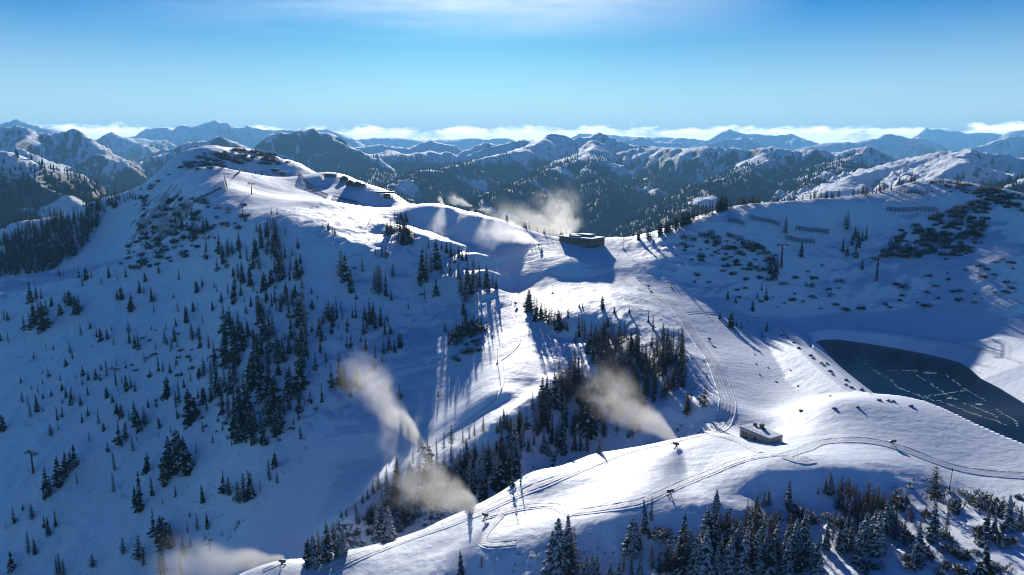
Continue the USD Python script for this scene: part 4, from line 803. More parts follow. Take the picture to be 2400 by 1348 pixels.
def gz(x, y): return float(ground(np.array([x]), np.array([y]))[0])

# the timber building on the saddle
N_ = spot(1388, 583)
b = thing("timber_building", (N_[0], N_[1], N_[2] - .2), math.radians(49.5))
tag(b, "long flat-roofed timber building on a concrete base standing on the saddle", "building")
WX, WY, Z1, Z2 = 16.0, 30.0, 1.9, 6.7
part(b, "plinth", box(.3, WX - .3, .3, WY - .3, -7, Z1), concrete_look)
part(b, "inner_wall", box(.25, WX - .25, .25, WY - .25, Z1, Z2 - .05), oldwood_look)
for k in range(6):      # cladding panels of the long left side, then of the right side and the two hidden sides
    part(b, "cladding_panel", box(0, .25, k * WY / 6 + .04, (k + 1) * WY / 6 - .04, Z1 - .15, Z2), batten_look)
    part(b, "cladding_panel", box(WX - .25, WX, k * WY / 6 + .04, (k + 1) * WY / 6 - .04, Z1 - .15, Z2), batten_look)
for k in range(3):
    part(b, "cladding_panel", box(k * WX / 3 + .29, (k + 1) * WX / 3 - .29 + .25, 0, .25, Z1 - .15, Z2), batten_look)
    part(b, "cladding_panel", box(k * WX / 3 + .29, (k + 1) * WX / 3 - .29 + .25, WY - .25, WY, Z1 - .15, Z2), batten_look)
for y0, y1 in ((2.2, 6.8), (7.6, 12), (13.4, 17.5), (19, 22.5)):
    f = part(b, "window_band", box(-.06, .02, y0, y1, 4.9, 5.6), black_look); part(f.GetPrim(), "pane", box(-.085, -.062, y0 + .15, y1 - .15, 5.0, 5.5), glass_look)
f = part(b, "window_band", box(2.2, 13.8, -.06, .02, 4.8, 5.6), black_look); part(f.GetPrim(), "pane", box(2.4, 13.6, -.085, -.062, 4.92, 5.48), glass_look)
for x0, x1 in ((.9, 4.6), (5.2, 10.2)):
    f = part(b, "doorway", box(x0, x1, .2, .32, -.4, 1.75), black_look); part(f.GetPrim(), "pane", box(x0 + .2, x1 - .2, .15, .19, -.2, 1.6), glass_look)
for y0, y1 in ((1.6, 5.0), (6.0, 10.4)): part(b, "window", box(.2, .32, y0, y1, .2, 1.5), glass_look)
part(b, "window", box(-.05, .02, 13.6, 15.2, 2.6, 4.0), glass_look)
part(b, "roof", box(-.35, WX + .35, -.35, WY + .35, Z2, Z2 + .35), oldwood_look)
part(b, "roof_snow", box(-.15, WX + .15, -.15, WY + .15, Z2 + .35, Z2 + .75), cap_look)
def roof_box(x0, x1, y0, y1, h):
    t = part(b, "rooftop_unit", box(x0, x1, y0, y1, Z2 + .7, Z2 + .7 + h), steel_look)
    part(t.GetPrim(), "snow_cap", box(x0 + .1, x1 - .1, y0 + .1, y1 - .1, Z2 + .7 + h, Z2 + 1.0 + h), cap_look)
    for k in range(4):
        part(t.GetPrim(), "louvre", box(x0 - .05, x1 + .05, y0 - .05, y1 + .05, Z2 + .95 + k * h / 4.4, Z2 + 1.05 + k * h / 4.4), galv_look)
roof_box(1.5, 6.0, 14, 22, .8); roof_box(8, 14.8, 8, 19, 1.4); roof_box(8.5, 14, 21.5, 27, .8)
part(b, "chimney", rod((2, 28.5, Z2 + .6), (2, 28.5, Z2 + 3.4), .22), galv_look)
part(b, "chimney", rod((3, 28.5, Z2 + .6), (3, 28.5, Z2 + 1.9), .16), galv_look)

# the concrete pump house below the dam
P_ = spot(1733, 1023)
b = thing("pump_house", (P_[0], P_[1], P_[2] + .05), math.radians(-60))
tag(b, "small flat-roofed concrete pump house half buried in the snow below the dam", "pump house")
LX, LY, LH = 13.0, 6.2, 3.1
part(b, "front_wall", box(0, LX, 0, .35, -4, LH), concrete_look); part(b, "side_wall", box(0, .35, .35, LY, -4, LH), concrete_look)
part(b, "side_wall", box(LX - .35, LX, .35, LY, -4, LH), concrete_look); part(b, "back_wall", box(.35, LX - .35, LY - .35, LY, -4, LH), concrete_look)
part(b, "roof", box(-.2, LX + .2, -.2, LY + .2, LH, LH + .3), concrete_look)
part(b, "roof_snow", box(.1, LX - .1, .1, LY, LH + .3, LH + .6), cap_look)
for x0, x1, z0, z1 in ((.9, 1.9, 0, 2.3), (2.2, 3.6, 0, 2.3), (6.3, 7.4, 0, 2.2)):
    d = part(b, "door", box(x0, x1, -.05, .02, z0, z1), black_look); part(d.GetPrim(), "handle", box(x1 - .25, x1 - .15, -.12, -.06, 1.0, 1.2), galv_look)
part(b, "window", box(4.4, 5.6, -.05, .02, 1.7, 2.3), glass_look)
for x in np.linspace(0, LX, 8): part(b, "railing_post", rod((x, -.1, LH + .3), (x, -.1, LH + 1.35), .035, n=6), galv_look)
for y in (2, 4): part(b, "railing_post", rod((0, y, LH + .3), (0, y, LH + 1.35), .035, n=6), galv_look)
for z in (.8, 1.05): part(b, "rail", rod((0, -.1, LH + .3 + z), (LX, -.1, LH + .3 + z), .03, n=6), galv_look); part(b, "rail", rod((0, -.1, LH + .3 + z), (0, LY, LH + .3 + z), .03, n=6), galv_look)
part(b, "roof_vent", box(1.6, 2.5, 4.6, 5.5, LH + .55, LH + 1.4), oldwood_look); part(b, "roof_vent", box(4.6, 5.7, 4.4, 5.6, LH + .55, LH + 2.1), oldwood_look); part(b, "roof_vent", box(5.9, 7.0, 4.2, 5.0, LH + .55, LH + 1.0), steel_look)

# the lift masts and their ropes
TOPS = {}
def mast(u, v, h, arm, yaw, label, key, red=True, style=0):
    p = spot(u, v); t = thing("lift_pylon", (p[0], p[1], p[2] - .4), yaw); tag(t, label, "lift pylon")
    w = h * .045
    part(t, "foot", rod((0, 0, -1.5), (0, 0, .55), w * 1.9, w * 1.7, 10), concrete_look)
    part(t, "base", rod((0, 0, .5), (0, 0, h * .16), w * 1.15, w * 1.02, 10), red_look if red else steel_look)
    part(t, "mast", rod((0, 0, h * .16), (0, 0, h * .93), w, w * .52, 10), steel_look)
    part(t, "crossarm", beam((-arm / 2, 0, h * .95), (arm / 2, 0, h * .95), .34, .42), steel_look)
    part(t, "upper_bar", beam((-arm / 2, 0, h * 1.05), (arm / 2, 0, h * 1.05), .14), galv_look)
    for s in (-1, 1):
        part(t, "strut", beam((s * .2, 0, h * .80), (s * arm * .36, 0, h * .94), .16), steel_look)
        part(t, "upright", beam((s * arm * .42, 0, h * .95), (s * arm * .42, 0, h * 1.05), .12), steel_look)
        g = part(t, "sheave_train", beam((s * arm / 2, -1.7, h * .93), (s * arm / 2, 1.7, h * .93), .22, .34), steel_look)
        for q in (-1.4, -.5, .5, 1.4): part(g.GetPrim(), "wheel", rod((s * arm / 2 - .12, q, h * .93 - .3), (s * arm / 2 + .12, q, h * .93 - .3), .3, n=10), galv_look)
        part(t, "catwalk", box(s * arm / 2 - .45, s * arm / 2 + .45, -1.9, 1.9, h * .93 - 1.0, h * .93 - .92), galv_look)
    c, s_ = math.cos(yaw), math.sin(yaw)
    TOPS[key] = [np.array([p[0] + s * arm / 2 * c, p[1] + s * arm / 2 * s_, p[2] + h * .93 - .7]) for s in (-1, 1)]
mast(78, 1108, 12.5, 6.0, math.radians(-22), "lift pylon with red foot, lowest and nearest on the left slope", "a")
mast(272, 903, 11.5, 5.8, math.radians(-22), "lift pylon with bright red foot, alone among small trees midway up the left slope", "b")
mast(484, 588, 11.0, 5.6, math.radians(-22), "dark lift pylon beside the thickets under the hut plateau", "c", False)
mast(590, 455, 10.5, 6.0, math.radians(-15), "dark lift pylon standing in sunlit snow on the hut plateau", "d", False)
mast(1831, 627, 16.0, 7.0, math.radians(14), "tall lift pylon between shrubs on the right hill", "e")
mast(2054, 658, 16.0, 9.5, math.radians(8), "tall wide-armed lift pylon low on the right hill", "f")
def rope(a, b, sag, label):
    t = np.linspace(0, 1, 24)[:, None]; P = np.array(a) * (1 - t) + np.array(b) * t; P[:, 2] -= sag * 4 * (t * (1 - t))[:, 0]
    m = cat(*[rod(P[i], P[i + 1], .035, n=4) for i in range(23)])
    tag(usdkit.mesh(stage, numbered("/World", "lift_rope"), m, steel_look), label, "cable", "ropes of the left lift" if "left lift" in label else "ropes of the right lift")
for s in (0, 1):
    side = ("left-hand", "right-hand")[s]
    rope(TOPS["a"][s], TOPS["b"][s], 3, f"{side} rope of the left lift between its two red-footed pylons")
    rope(TOPS["b"][s], TOPS["c"][s], 4, f"{side} rope of the left lift up the shaded slope to the thickets")
    rope(TOPS["c"][s], TOPS["d"][s], 3, f"{side} rope of the left lift from the thickets to the hut plateau")
    rope(TOPS["e"][s], TOPS["f"][s], 3, f"{side} rope of the right lift between its tall pylons")

# avalanche barriers on the right hill
def barrier(u0, v0, u1, v1, h, label):
    A, B = np.array(spot(u0, v0)), np.array(spot(u1, v1)); L = np.linalg.norm((B - A)[:2]); n = max(int(round(L / 2.6)), 3)
    t = thing("avalanche_barrier", A, 0); tag(t, label, "avalanche barrier", None)
    away = np.array([A[0], A[1], 0]) / np.hypot(A[0], A[1]); tops, feet = [], []
    for i in range(n + 1):
        x, y = (A + (B - A) * i / n)[:2]; g = np.array([x, y, gz(x, y)]) - A
        top = g + np.array([0, 0, h]) - away * h * .12; feet.append(g); tops.append(top)
        part(t, "post", beam(g - [0, 0, .8], top, .2, .26), steel_look)
        part(t, "brace", beam(g + away * 2.2 + [0, 0, gz(*(A + g + away * 2.2)[:2]) - A[2] - g[2] - .3], g * .3 + top * .7, .14), steel_look)
    for k in range(6):
        q = .34 + .64 * k / 5
        for i in range(n):
            a, b_ = feet[i] * (1 - q) + tops[i] * q + away * -.2, feet[i + 1] * (1 - q) + tops[i + 1] * q + away * -.2
            part(t, "rail", beam(a, b_, .09, h * .06), tarred_look)
for u0, v0, u1, v1, w in ((1757, 515, 1826, 532, "bending downhill at the left of the right hill, sun on its end"), (1706, 523, 1744, 531, "short, in shrubs near the left tree row"), (1636, 557, 1690, 567, "lowest at far left on the right hill"), (1702, 556, 1740, 566, "short, in the middle of the left cluster"), (1737, 573, 1795, 593, "slanting through shrubs left of the tall pylon"),
                          (1865, 541, 1942, 550, "straight, upper one of the pair right of the brown larch"), (1843, 564, 1908, 573, "straight, lower one of the pair, above the slender spruce"), (2101, 455, 2172, 459, "highest, just under the summit"), (2079, 496, 2197, 500, "longest, below the summit one")):
    barrier(u0, v0, u1, v1, 3.9, "dark avalanche barrier, " + w)
# snow fences on the plateau
def fence(px, h, label):
    P = [np.array(p) for p in (spot(u, v) for u, v in px) if p]
    t = thing("snow_fence", P[0], 0); tag(t, label, "snow fence", None)
    for A, B in zip(P[:-1], P[1:]):
        L = np.linalg.norm((B - A)[:2]); n = max(int(L / 3.5), 2)
        pts = [A + (B - A) * i / n for i in range(n + 1)]; pts = [np.array([q[0], q[1], gz(q[0], q[1])]) - P[0] for q in pts]
        for q in pts: part(t, "post", beam(q - [0, 0, .5], q + [0, 0, h], .22), oldwood_look)
        for k in range(5):
            z = h * (.2 + .18 * k)
            for a, b_ in zip(pts[:-1], pts[1:]): part(t, "plank", beam(a + [0, -.15, z], b_ + [0, -.15, z], .08, h * .125), oldwood_look)
fence([(690, 411), (712, 424), (736, 440)], 2.6, "long wooden snow fence running down the upper plateau behind the spray")
fence([(718, 440), (745, 451), (769, 461)], 2.4, "wooden snow fence in the middle of the sunlit plateau")
fence([(780, 463), (810, 471), (838, 477)], 2.4, "wooden snow fence nearest the lift station")
fence([(455, 475), (488, 459), (520, 444)], 2.6, "long wooden snow fence on the left edge of the plateau")
fence([(526, 421), (533, 445)], 4.5, "high narrow snow fence seen end on at the plateau's left")
fence([(547, 418), (560, 408), (578, 400)], 2.4, "curved wooden snow fence near the hilltop station")
# huts and stations on the plateau
def chalet(u, v, w, d, h, yaw, label, wall=None):
    p = spot(u, v); t = thing("mountain_hut", (p[0], p[1], p[2] - .4), yaw); tag(t, label, "hut")
    wall = wall or oldwood_look
    part(t, "base", box(-w / 2 + .1, w / 2 - .1, -d / 2 + .1, d / 2 - .1, -2.5, 1.0), concrete_look)
    gable = Polygon([(-w / 2, 1.0), (w / 2, 1.0), (w / 2, h * .6), (0, h), (-w / 2, h * .6)])
    m = trimesh.creation.extrude_polygon(gable, d); m.apply_transform(trimesh.transformations.rotation_matrix(math.pi / 2, (1, 0, 0))); m.apply_translation((0, d / 2, 0)); part(t, "wall", m, wall)
    for s in (-1, 1):
        a = math.atan2(h * .4, w / 2)
        for nm, off, th, look, ov in (("roof", .12, .22, steel_look, .8), ("roof_snow", .40, .34, cap_look, .65)):
            r = trimesh.creation.box([w / 2 / math.cos(a) + ov, d + 2 * ov, th]); r.apply_transform(trimesh.transformations.rotation_matrix(s * a, (0, 1, 0))); r.apply_translation((s * (w / 4 + ov * .35 * math.cos(a)), 0, h * .8 + off - ov * .35 * math.sin(a))); part(t, nm, r, look)
    for x in np.linspace(-w * .3, w * .3, 3): part(t, "window", box(x - .5, x + .5, -d / 2 - .05, -d / 2 + .02, 1.6, 2.7), glass_look)
    part(t, "door", box(-w * .18 - .5, -w * .18 + .5, -d / 2 - .06, -d / 2 + .02, .2, 1.5), black_look)
    part(t, "chimney", box(w * .15, w * .15 + .7, .5, 1.2, h * .8, h + 1.0), concrete_look)
chalet(822, 436, 9, 10, 6.6, math.radians(8), "dark wooden hut with snowy gable roof, left one of the pair")
chalet(842, 438, 9.5, 9, 6.0, math.radians(-12), "dark wooden hut with snowy gable roof, right one of the pair")
chalet(806, 424, 8, 8, 5.5, math.radians(20), "low hut behind the pair, mostly roof snow")
p = spot(908, 464); t = thing("lift_station", (p[0], p[1], p[2] - .3), math.radians(-6)); tag(t, "dark lift station with wide flat canopy on the plateau rim", "lift station")
part(t, "cabin", box(-3, 2.5, -2.5, 3, -1.5, 4.6), steel_look); part(t, "window", box(-2.4, 0, -2.58, -2.48, 2.2, 3.8), glass_look); part(t, "door", box(.4, 1.6, -2.58, -2.48, 0, 2.3), galv_look)
part(t, "column", rod((-7.5, 0, -1.5), (-7.5, 0, 5.4), .3), steel_look); part(t, "column", rod((5, 0, -1.5), (5, 0, 5.4), .3), steel_look)
part(t, "canopy", box(-10, 7, -3.2, 3.2, 5.3, 6.4), steel_look); part(t, "canopy_snow", box(-9.8, 6.8, -3, 3, 6.4, 6.8), cap_look)
for x in (-8, -5.5, -3): part(t, "hanging_seat", cat(box(x - .6, x + .6, -.3, .1, 3.0, 3.1), box(x - .6, x + .6, .1, .18, 3.0, 3.8), rod((x, 0, 3.0), (x, 0, 5.4), .06, n=5)), galv_look)
p = spot(652, 409); t = thing("hilltop_station", (p[0], p[1], p[2] - .3), math.radians(4)); tag(t, "dark lift top station with platform on the highest part of the plateau", "lift station")
part(t, "terminal", cat(box(-7, 0, -2, 2, 4.2, 7.2), box(-8.2, -7, -1.4, 1.4, 4.8, 6.6)), steel_look); part(t, "terminal_roof", box(-8, .8, -2.4, 2.4, 7.2, 7.7), cap_look)
for x in (-5.5, -1.0): part(t, "column", beam((x, 0, -1.5), (x, 0, 4.4), .9), steel_look)
part(t, "control_cabin", box(2.5, 7, -2, 2, -1, 3.6), oldwood_look); part(t, "cabin_roof", box(2.2, 7.3, -2.3, 2.3, 3.6, 4.0), cap_look); part(t, "cabin_window", box(3, 6.5, -2.08, -1.98, 1.6, 2.9), glass_look)
part(t, "platform", box(0, 14, -3, 3, 3.0, 3.3), steel_look)
for x in (9, 13.5): part(t, "platform_leg", beam((x, 0, -1.5), (x, 0, 3.0), .35), steel_look)
for k, (u, w) in enumerate(((606, "left"), (621, "right"))):
    p = spot(u, 411); t = thing("wooden_gate", (p[0], p[1], p[2] - .3), 0); tag(t, f"plain post frame left of the hilltop station, its {w} one", "gate")
    part(t, "post", beam((-3, 0, -.5), (-3, 0, 4.6), .35), oldwood_look); part(t, "post", beam((3, 0, -.5), (3, 0, 4.6), .35), oldwood_look); part(t, "crossbeam", beam((-3.4, 0, 4.6), (3.4, 0, 4.6), .35), oldwood_look)
p = spot(771, 414); t = thing("service_building", (p[0], p[1], p[2] - .3), math.radians(-5)); tag(t, "low service building with flat white roof, red and blue walls, behind the bright snow burst", "building")
part(t, "wall", box(-8, -1, -3, 3, -1.5, 3.4), red_look); part(t, "blue_wall", box(-1, 4, -3, 3, -1.5, 3.4), blue_look); part(t, "garage", box(4, 8, -3, 3, -1.5, 2.8), concrete_look)
part(t, "roof", box(-8.6, 4.4, -3.6, 3.6, 3.4, 4.0), cap_look); part(t, "garage_roof", box(4.0, 8.4, -3.5, 3.5, 2.8, 3.3), cap_look); part(t, "gate", box(4.8, 7.2, -3.08, -2.98, 0, 2.2), black_look); part(t, "window", box(-6, -3, -3.08, -2.98, 1, 2.2), glass_look)

# snow guns and lances
def gun(u, v, aim, label, s=1.0):
    p = spot(u, v); q = sight(*aim, depth_of(p)); yaw = math.atan2(q[1] - p[1], q[0] - p[0]) if abs(q[0] - p[0]) + abs(q[1] - p[1]) > 0 else 0
    t = thing("snow_gun", (p[0], p[1], p[2] - .05), yaw, s * .78); tag(t, label, "snow gun")
    part(t, "skid", cat(*[beam(a, b_, .14) for a, b_ in (((-1.2, -.9, .1), (1.2, -.9, .1)), ((-1.2, .9, .1), (1.2, .9, .1)), ((-.9, -.9, .12), (-.9, .9, .12)), ((.9, -.9, .12), (.9, .9, .12)))]), steel_look)
    for a in (.8, 2.9, 5.0): part(t, "leg", beam((.9 * math.cos(a), .9 * math.sin(a), .1), (0, 0, 1.1), .12), steel_look)
    part(t, "column", rod((0, 0, .9), (0, 0, 1.6), .18, n=10), steel_look)
    part(t, "barrel", rod((-.9, 0, 1.75), (1.0, 0, 2.15), .62, .5, 16), yellow_look); part(t, "nozzle_ring", rod((1.0, 0, 2.15), (1.2, 0, 2.19), .56, .56, 16), galv_look); part(t, "air_intake", rod((-1.25, 0, 1.67), (-.9, 0, 1.75), .45, .66, 16), black_look)
    part(t, "control_box", box(-.35, .25, .5, .85, .9, 1.7), yellow_look)
for u, v, a, l in ((993, 1057, (850, 1000), "snow gun spraying the long plume from the gully rim"), (1137, 1217, (965, 1190), "snow gun under the billowing cloud on the foreground shelf"), (662, 1326, (420, 1330), "snow gun at the bottom edge left of the snow shelf"), (1571, 1162, (1690, 1110), "black snow gun on the rounded sunlit bank"),
                   (1584, 1050, (1415, 1000), "snow gun on the shelf edge before the gully wood"), (2092, 1045, (2130, 1040), "snow gun beside the road under the dam"), (1263, 578, (1170, 560), "snow gun left of the timber building"), (1662, 801, (1640, 800), "idle snow gun beside the winding road"), (1208, 716, (1180, 716), "idle snow gun by the dip in the upper sunlit piste"),
                   (1519, 676, (1490, 676), "idle snow gun at the top of the winding road")):
    gun(u, v, a, l)
def lance(u, v, h, lean, label):
    p = spot(u, v); t = thing("snow_lance", (p[0], p[1], p[2] - .2), 0); tag(t, label, "snow lance")
    part(t, "stand", rod((0, 0, -.5), (0, 0, 1.8), .22, .18), steel_look); part(t, "tube", rod((0, 0, 1.6), (lean, 0, h), .13, .10), galv_look); part(t, "head", rod((lean, 0, h), (lean * 1.06, 0, h + .6), .22, .18), steel_look); part(t, "shaft_cover", box(-.8, .8, -.8, .8, -.6, .5), concrete_look)
for u, v, h, a, l in ((1043, 506, 9.5, -.6, "tall snow lance on the rim, spraying"), (1119, 510, 8, .8, "snow lance right of the tall one on the rim, spraying"), (893, 481, 7, 0, "snow lance beside the lift station"), (759, 441, 6.5, -.5, "snow lance between huts and fences"), (1166, 852, 7, 0, "snow lance hidden in the dazzling burst"), (1269, 586, 4.5, .2, "short snow lance near the gun left of the timber building"), (1461, 583, 9, 0, "slim pole right of the timber building casting a long shadow"), (963, 466, 7, 0, "dark mast on the plateau rim right of the lift station"), (2225, 1152, 6.5, .2, "thin bare pole before the shaded bank at right"), (2132, 1142, 2.2, .9, "short leaning hydrant arm beside the tall larch"), (1573, 673, 2.2, 0, "small dark hydrant in the tree-shadow stripes"), (1295, 688, 5, .3, "pole at the edge of the sunlit shelf")):
    lance(u, v, h, a, l)

# boulders on the dam, rock outcrops
def rock(name, u, v, w, label, category, group, seed, flat=.7):
    p = spot(u, v)
    if p is None: return
    r = np.random.default_rng(seed); m = trimesh.creation.icosphere(2, 1.0); q = m.vertices
    q = q * (1 + .8 * np.array([fbm2(np.array([a * 1.7 + seed]), np.array([b_ * 1.7 + c * 1.3]), 3, seed % 9)[0] for a, b_, c in q]))[:, None]
    q = q * [w / 2, w / 2 * r.uniform(.6, .9), w / 2 * flat]
    x = usdkit.mesh(stage, numbered("/World", name), (q, m.faces), rock_look, 35); xf = UsdGeom.Xformable(x); xf.AddTranslateOp().Set(Gf.Vec3d(p[0], p[1], p[2] + w * flat * .12)); xf.AddRotateZOp().Set(float(r.uniform(0, 360)))
    tag(x, label, category, group)
for i, (u, v) in enumerate(((1836, 774), (1839, 781), (1832, 787), (1841, 786), (1846, 791), (1860, 803), (1872, 816), (1900, 834), (1905, 840), (1925, 852), (1931, 857), (1938, 853), (1946, 871), (1951, 878), (1983, 891), (1982, 902), (1996, 909), (2020, 914))):
    rock("boulder", u, v, 1.5 + .6 * ((i * 7) % 5) / 5, "dark boulder in the row along the crest of the snowy dam", "boulder", "boulders along the dam crest", 100 + i)
for i, (u, v) in enumerate(((1772, 853), (1780, 878), (1853, 869), (1819, 895), (1946, 929), (1769, 831), (1870, 905), (1800, 862))):
    rock("boulder", u, v, 1.0, "small stone poking out of the bare dam face", "boulder", "stones scattered on the dam face", 130 + i)
for i, (u, v, l) in enumerate(((1878, 964, "lone boulder in the middle of the lower dam face"), (1956, 958, "large snow-capped boulder above the dam's shadow patch"), (2010, 955, "boulder casting a shadow on the dam's shaded patch"), (2060, 939, "snowy boulder, leftmost of three on the dam crest bend"), (2081, 940, "snowy boulder, middle of three on the dam crest bend"), (2094, 942, "snowy boulder, right of three on the dam crest bend"), (2135, 953, "boulder alone on the dam crest above its shadow"))):
    rock("boulder", u, v, 1.7, l, "boulder", None, 150 + i)
for i, (u, v, w, l) in enumerate(((684, 742, 10, "dark rock outcrop under the larches high on the shaded slope"), (700, 797, 9, "dark rock outcrop at the foot of the old pines on the slope"), (346, 614, 6, "dark rock with snow lid on the rib at left"), (830, 628, 5, "dark slanting rock ledge beside the hill nose larches"), (988, 690, 7, "mottled rock under the slim nose trees"), (1195, 1090, 9, "black rock face in the shaded gully side"), (1172, 1080, 7, "black rock beside the gully's rock face"), (1142, 1092, 6, "small dark rock left of the gully's rock face"), (2184, 449, 4, "small dark rock under the right hill summit"), (2228, 449, 4, "slanting dark rock right of the summit barrier"), (612, 765, 7, "dark rock between spruces left of the grove"), (1640, 1012, 3, "rock at the shelf edge by the road bend"), (310, 698, 4, "flat dark rock on the upper left slope"), (462, 345, 8, "dark rock knob on the far left summit"))):
    rock("rock_outcrop", u, v, w * .62, l, "rock outcrop", None, 170 + i, .6)

# the reservoir
shore_ = line_xy(SHORE, POOLZ); crest_ = line_xy(CREST, DAMZ)
pool = Polygon(list(map(tuple, shore_)) + list(map(tuple, crest_[:1:-1]))).buffer(0)
pool = max(getattr(pool, "geoms", [pool]), key=lambda g: g.area).buffer(.6)
m = trimesh.creation.extrude_polygon(pool, .3); m.apply_translation((0, 0, POOLZ + CAMZ - .3))
tag(usdkit.mesh(stage, "/World/reservoir_water", m, water_look), kind="structure")
rr_ = np.random.default_rng(77); fo = []
for line in ([(2004, 838), (2040, 860), (2064, 878), (2088, 890), (2104, 908), (2140, 922), (2165, 932)], [(2165, 932), (2190, 938), (2215, 944), (2250, 958), (2280, 970), (2330, 985), (2360, 998)], [(2165, 930), (2195, 926), (2230, 920), (2266, 915)], [(2218, 880), (2240, 896), (2266, 915), (2290, 928), (2312, 940)], [(2145, 880), (2175, 895), (2205, 915), (2226, 930)], [(2226, 930), (2260, 945), (2290, 957), (2330, 972)], [(2076, 869), (2110, 869), (2150, 869)], [(2330, 955), (2350, 970), (2380, 985), (2386, 1000)], [(2025, 845), (2050, 845)], [(2310, 965), (2340, 980)]):
    k = np.array(line, float); d = np.r_[0, np.cumsum(np.hypot(*np.diff(k, axis=0).T))]
    for s in np.arange(0, d[-1], 3.2):
        if rr_.random() < .3: continue
        u, v = np.interp(s, d, k[:, 0]) + rr_.normal(0, 1), np.interp(s, d, k[:, 1]) + rr_.normal(0, .6)
        Y = -POOLZ / tdrop(v); w = rr_.uniform(.14, .45)
        c = trimesh.creation.cylinder(1, 1, sections=7); c.apply_scale((w * rr_.uniform(1, 1.8), w, .06)); c.apply_translation((xper(u, v) * Y, Y, POOLZ + CAMZ + .03)); fo.append(c)
for u, v, w in ((2180, 874, 3.0), (2186, 873, 1.4), (2225, 934, 1.2), (2295, 948, 1.6), (2170, 872, 1.0)):
    Y = -POOLZ / tdrop(v); c = trimesh.creation.cylinder(1, 1, sections=9); c.apply_scale((w, w * .6, .08)); c.apply_translation((xper(u, v) * Y, Y, POOLZ + CAMZ + .04)); fo.append(c)
tag(usdkit.mesh(stage, "/World/bubble_lines", cat(*fo), foam_look), "pale lines of air bubbles crossing the dark reservoir", "bubbles", kind="stuff")
# ---------------------------------------------------------------- spray of the snow guns and the steam on the reservoir
def spray_look(name, density, flare, fall, scale, seed, thr, g):
    """Density in the cloud's own space: along +x from 0 to 1, widening with x; fall thins it with distance."""
    return material(name, {
        "tc": ("texture_coordinate", {}), "sp": ("separate_xyz", {}), "yy": ("math", {"math_type": "multiply"}), "zz": ("math", {"math_type": "multiply"}), "rr": ("math", {"math_type": "add"}), "rad": ("math", {"math_type": "sqrt"}),
        "R": ("math", {"math_type": "multiply_add", "value2": flare, "value3": 0.03}), "q": ("math", {"math_type": "divide"}), "edge": ("map_range", {"from_min": 0.05, "from_max": 1.0, "to_min": 1.0, "to_max": 0.0, "clamp": True}),
        "end": ("map_range", {"from_min": 0.2, "from_max": 1.0, "to_min": 1.0, "to_max": 0.0, "clamp": True}), "near": ("map_range", {"from_min": 0.0, "from_max": 0.4, "to_min": fall, "to_max": 1.0, "clamp": True}),
        "m": ("mapping", {"scale": (scale * .8, scale, scale), "location": (seed, seed * .7, 0)}), "n": ("noise_texture", {"scale": 1.0, "detail": 4.0, "roughness": 0.58, "distortion": 0.5}),
        "a": ("math", {"math_type": "multiply"}), "s": ("math", {"math_type": "multiply_add", "value2": 0.55}), "nr": ("map_range", {"from_min": thr[0], "from_max": thr[1], "clamp": True}),
        "lim": ("map_range", {"range_type": "smoothstep", "from_min": 0.0, "from_max": 0.3, "clamp": True}), "b": ("math", {"math_type": "multiply"}), "c": ("math", {"math_type": "multiply"}), "d": ("math", {"math_type": "multiply", "value2": density * 0.85}),
        "v": ("principled_volume", {"color": (1.0, 1.0, 1.0), "anisotropy": g}),
    }, [("tc.object", "sp.vector"), ("sp.y", "yy.value1"), ("sp.y", "yy.value2"), ("sp.z", "zz.value1"), ("sp.z", "zz.value2"), ("yy.value", "rr.value1"), ("zz.value", "rr.value2"), ("rr.value", "rad.value1"),
        ("sp.x", "R.value1"), ("rad.value", "q.value1"), ("R.value", "q.value2"), ("q.value", "edge.value"), ("sp.x", "end.value"), ("sp.x", "near.value"),
        ("tc.object", "m.vector"), ("m.vector", "n.vector"), ("edge.result", "a.value1"), ("end.result", "a.value2"), ("a.value", "s.value1"), ("n.fac", "s.value3"), ("s.value", "nr.value"), ("a.value", "lim.value"),
        ("lim.result", "b.value1"), ("near.result", "b.value2"), ("b.value", "c.value1"), ("nr.result", "c.value2"), ("c.value", "d.value1"), ("d.value", "v.density")], volume="v.volume")
def cone_shell(flare, n=14):
    xs = np.array([-.01, .15, .4, .7, 1.0]); a = np.arange(n) * 2 * np.pi / n
    v = np.vstack([np.c_[np.full(n, x), np.cos(a) * (.035 + flare * max(x, 0)), np.sin(a) * (.035 + flare * max(x, 0))] for x in xs] + [[[xs[0], 0, 0], [xs[-1], 0, 0]]])
    f = []
    for i in range(len(xs) - 1):
        for j in range(n):
            p, q, r, s = i * n + j, i * n + (j + 1) % n, (i + 1) * n + (j + 1) % n, (i + 1) * n + j
            f += [(p, q, r), (p, r, s)]
    k = len(xs) * n
    for j in range(n): f += [(k, (j + 1) % n, j), (k + 1, (len(xs) - 1) * n + j, (len(xs) - 1) * n + (j + 1) % n)]
    m = trimesh.Trimesh(v, f, process=False); m.fix_normals(); return m
_n = [0]
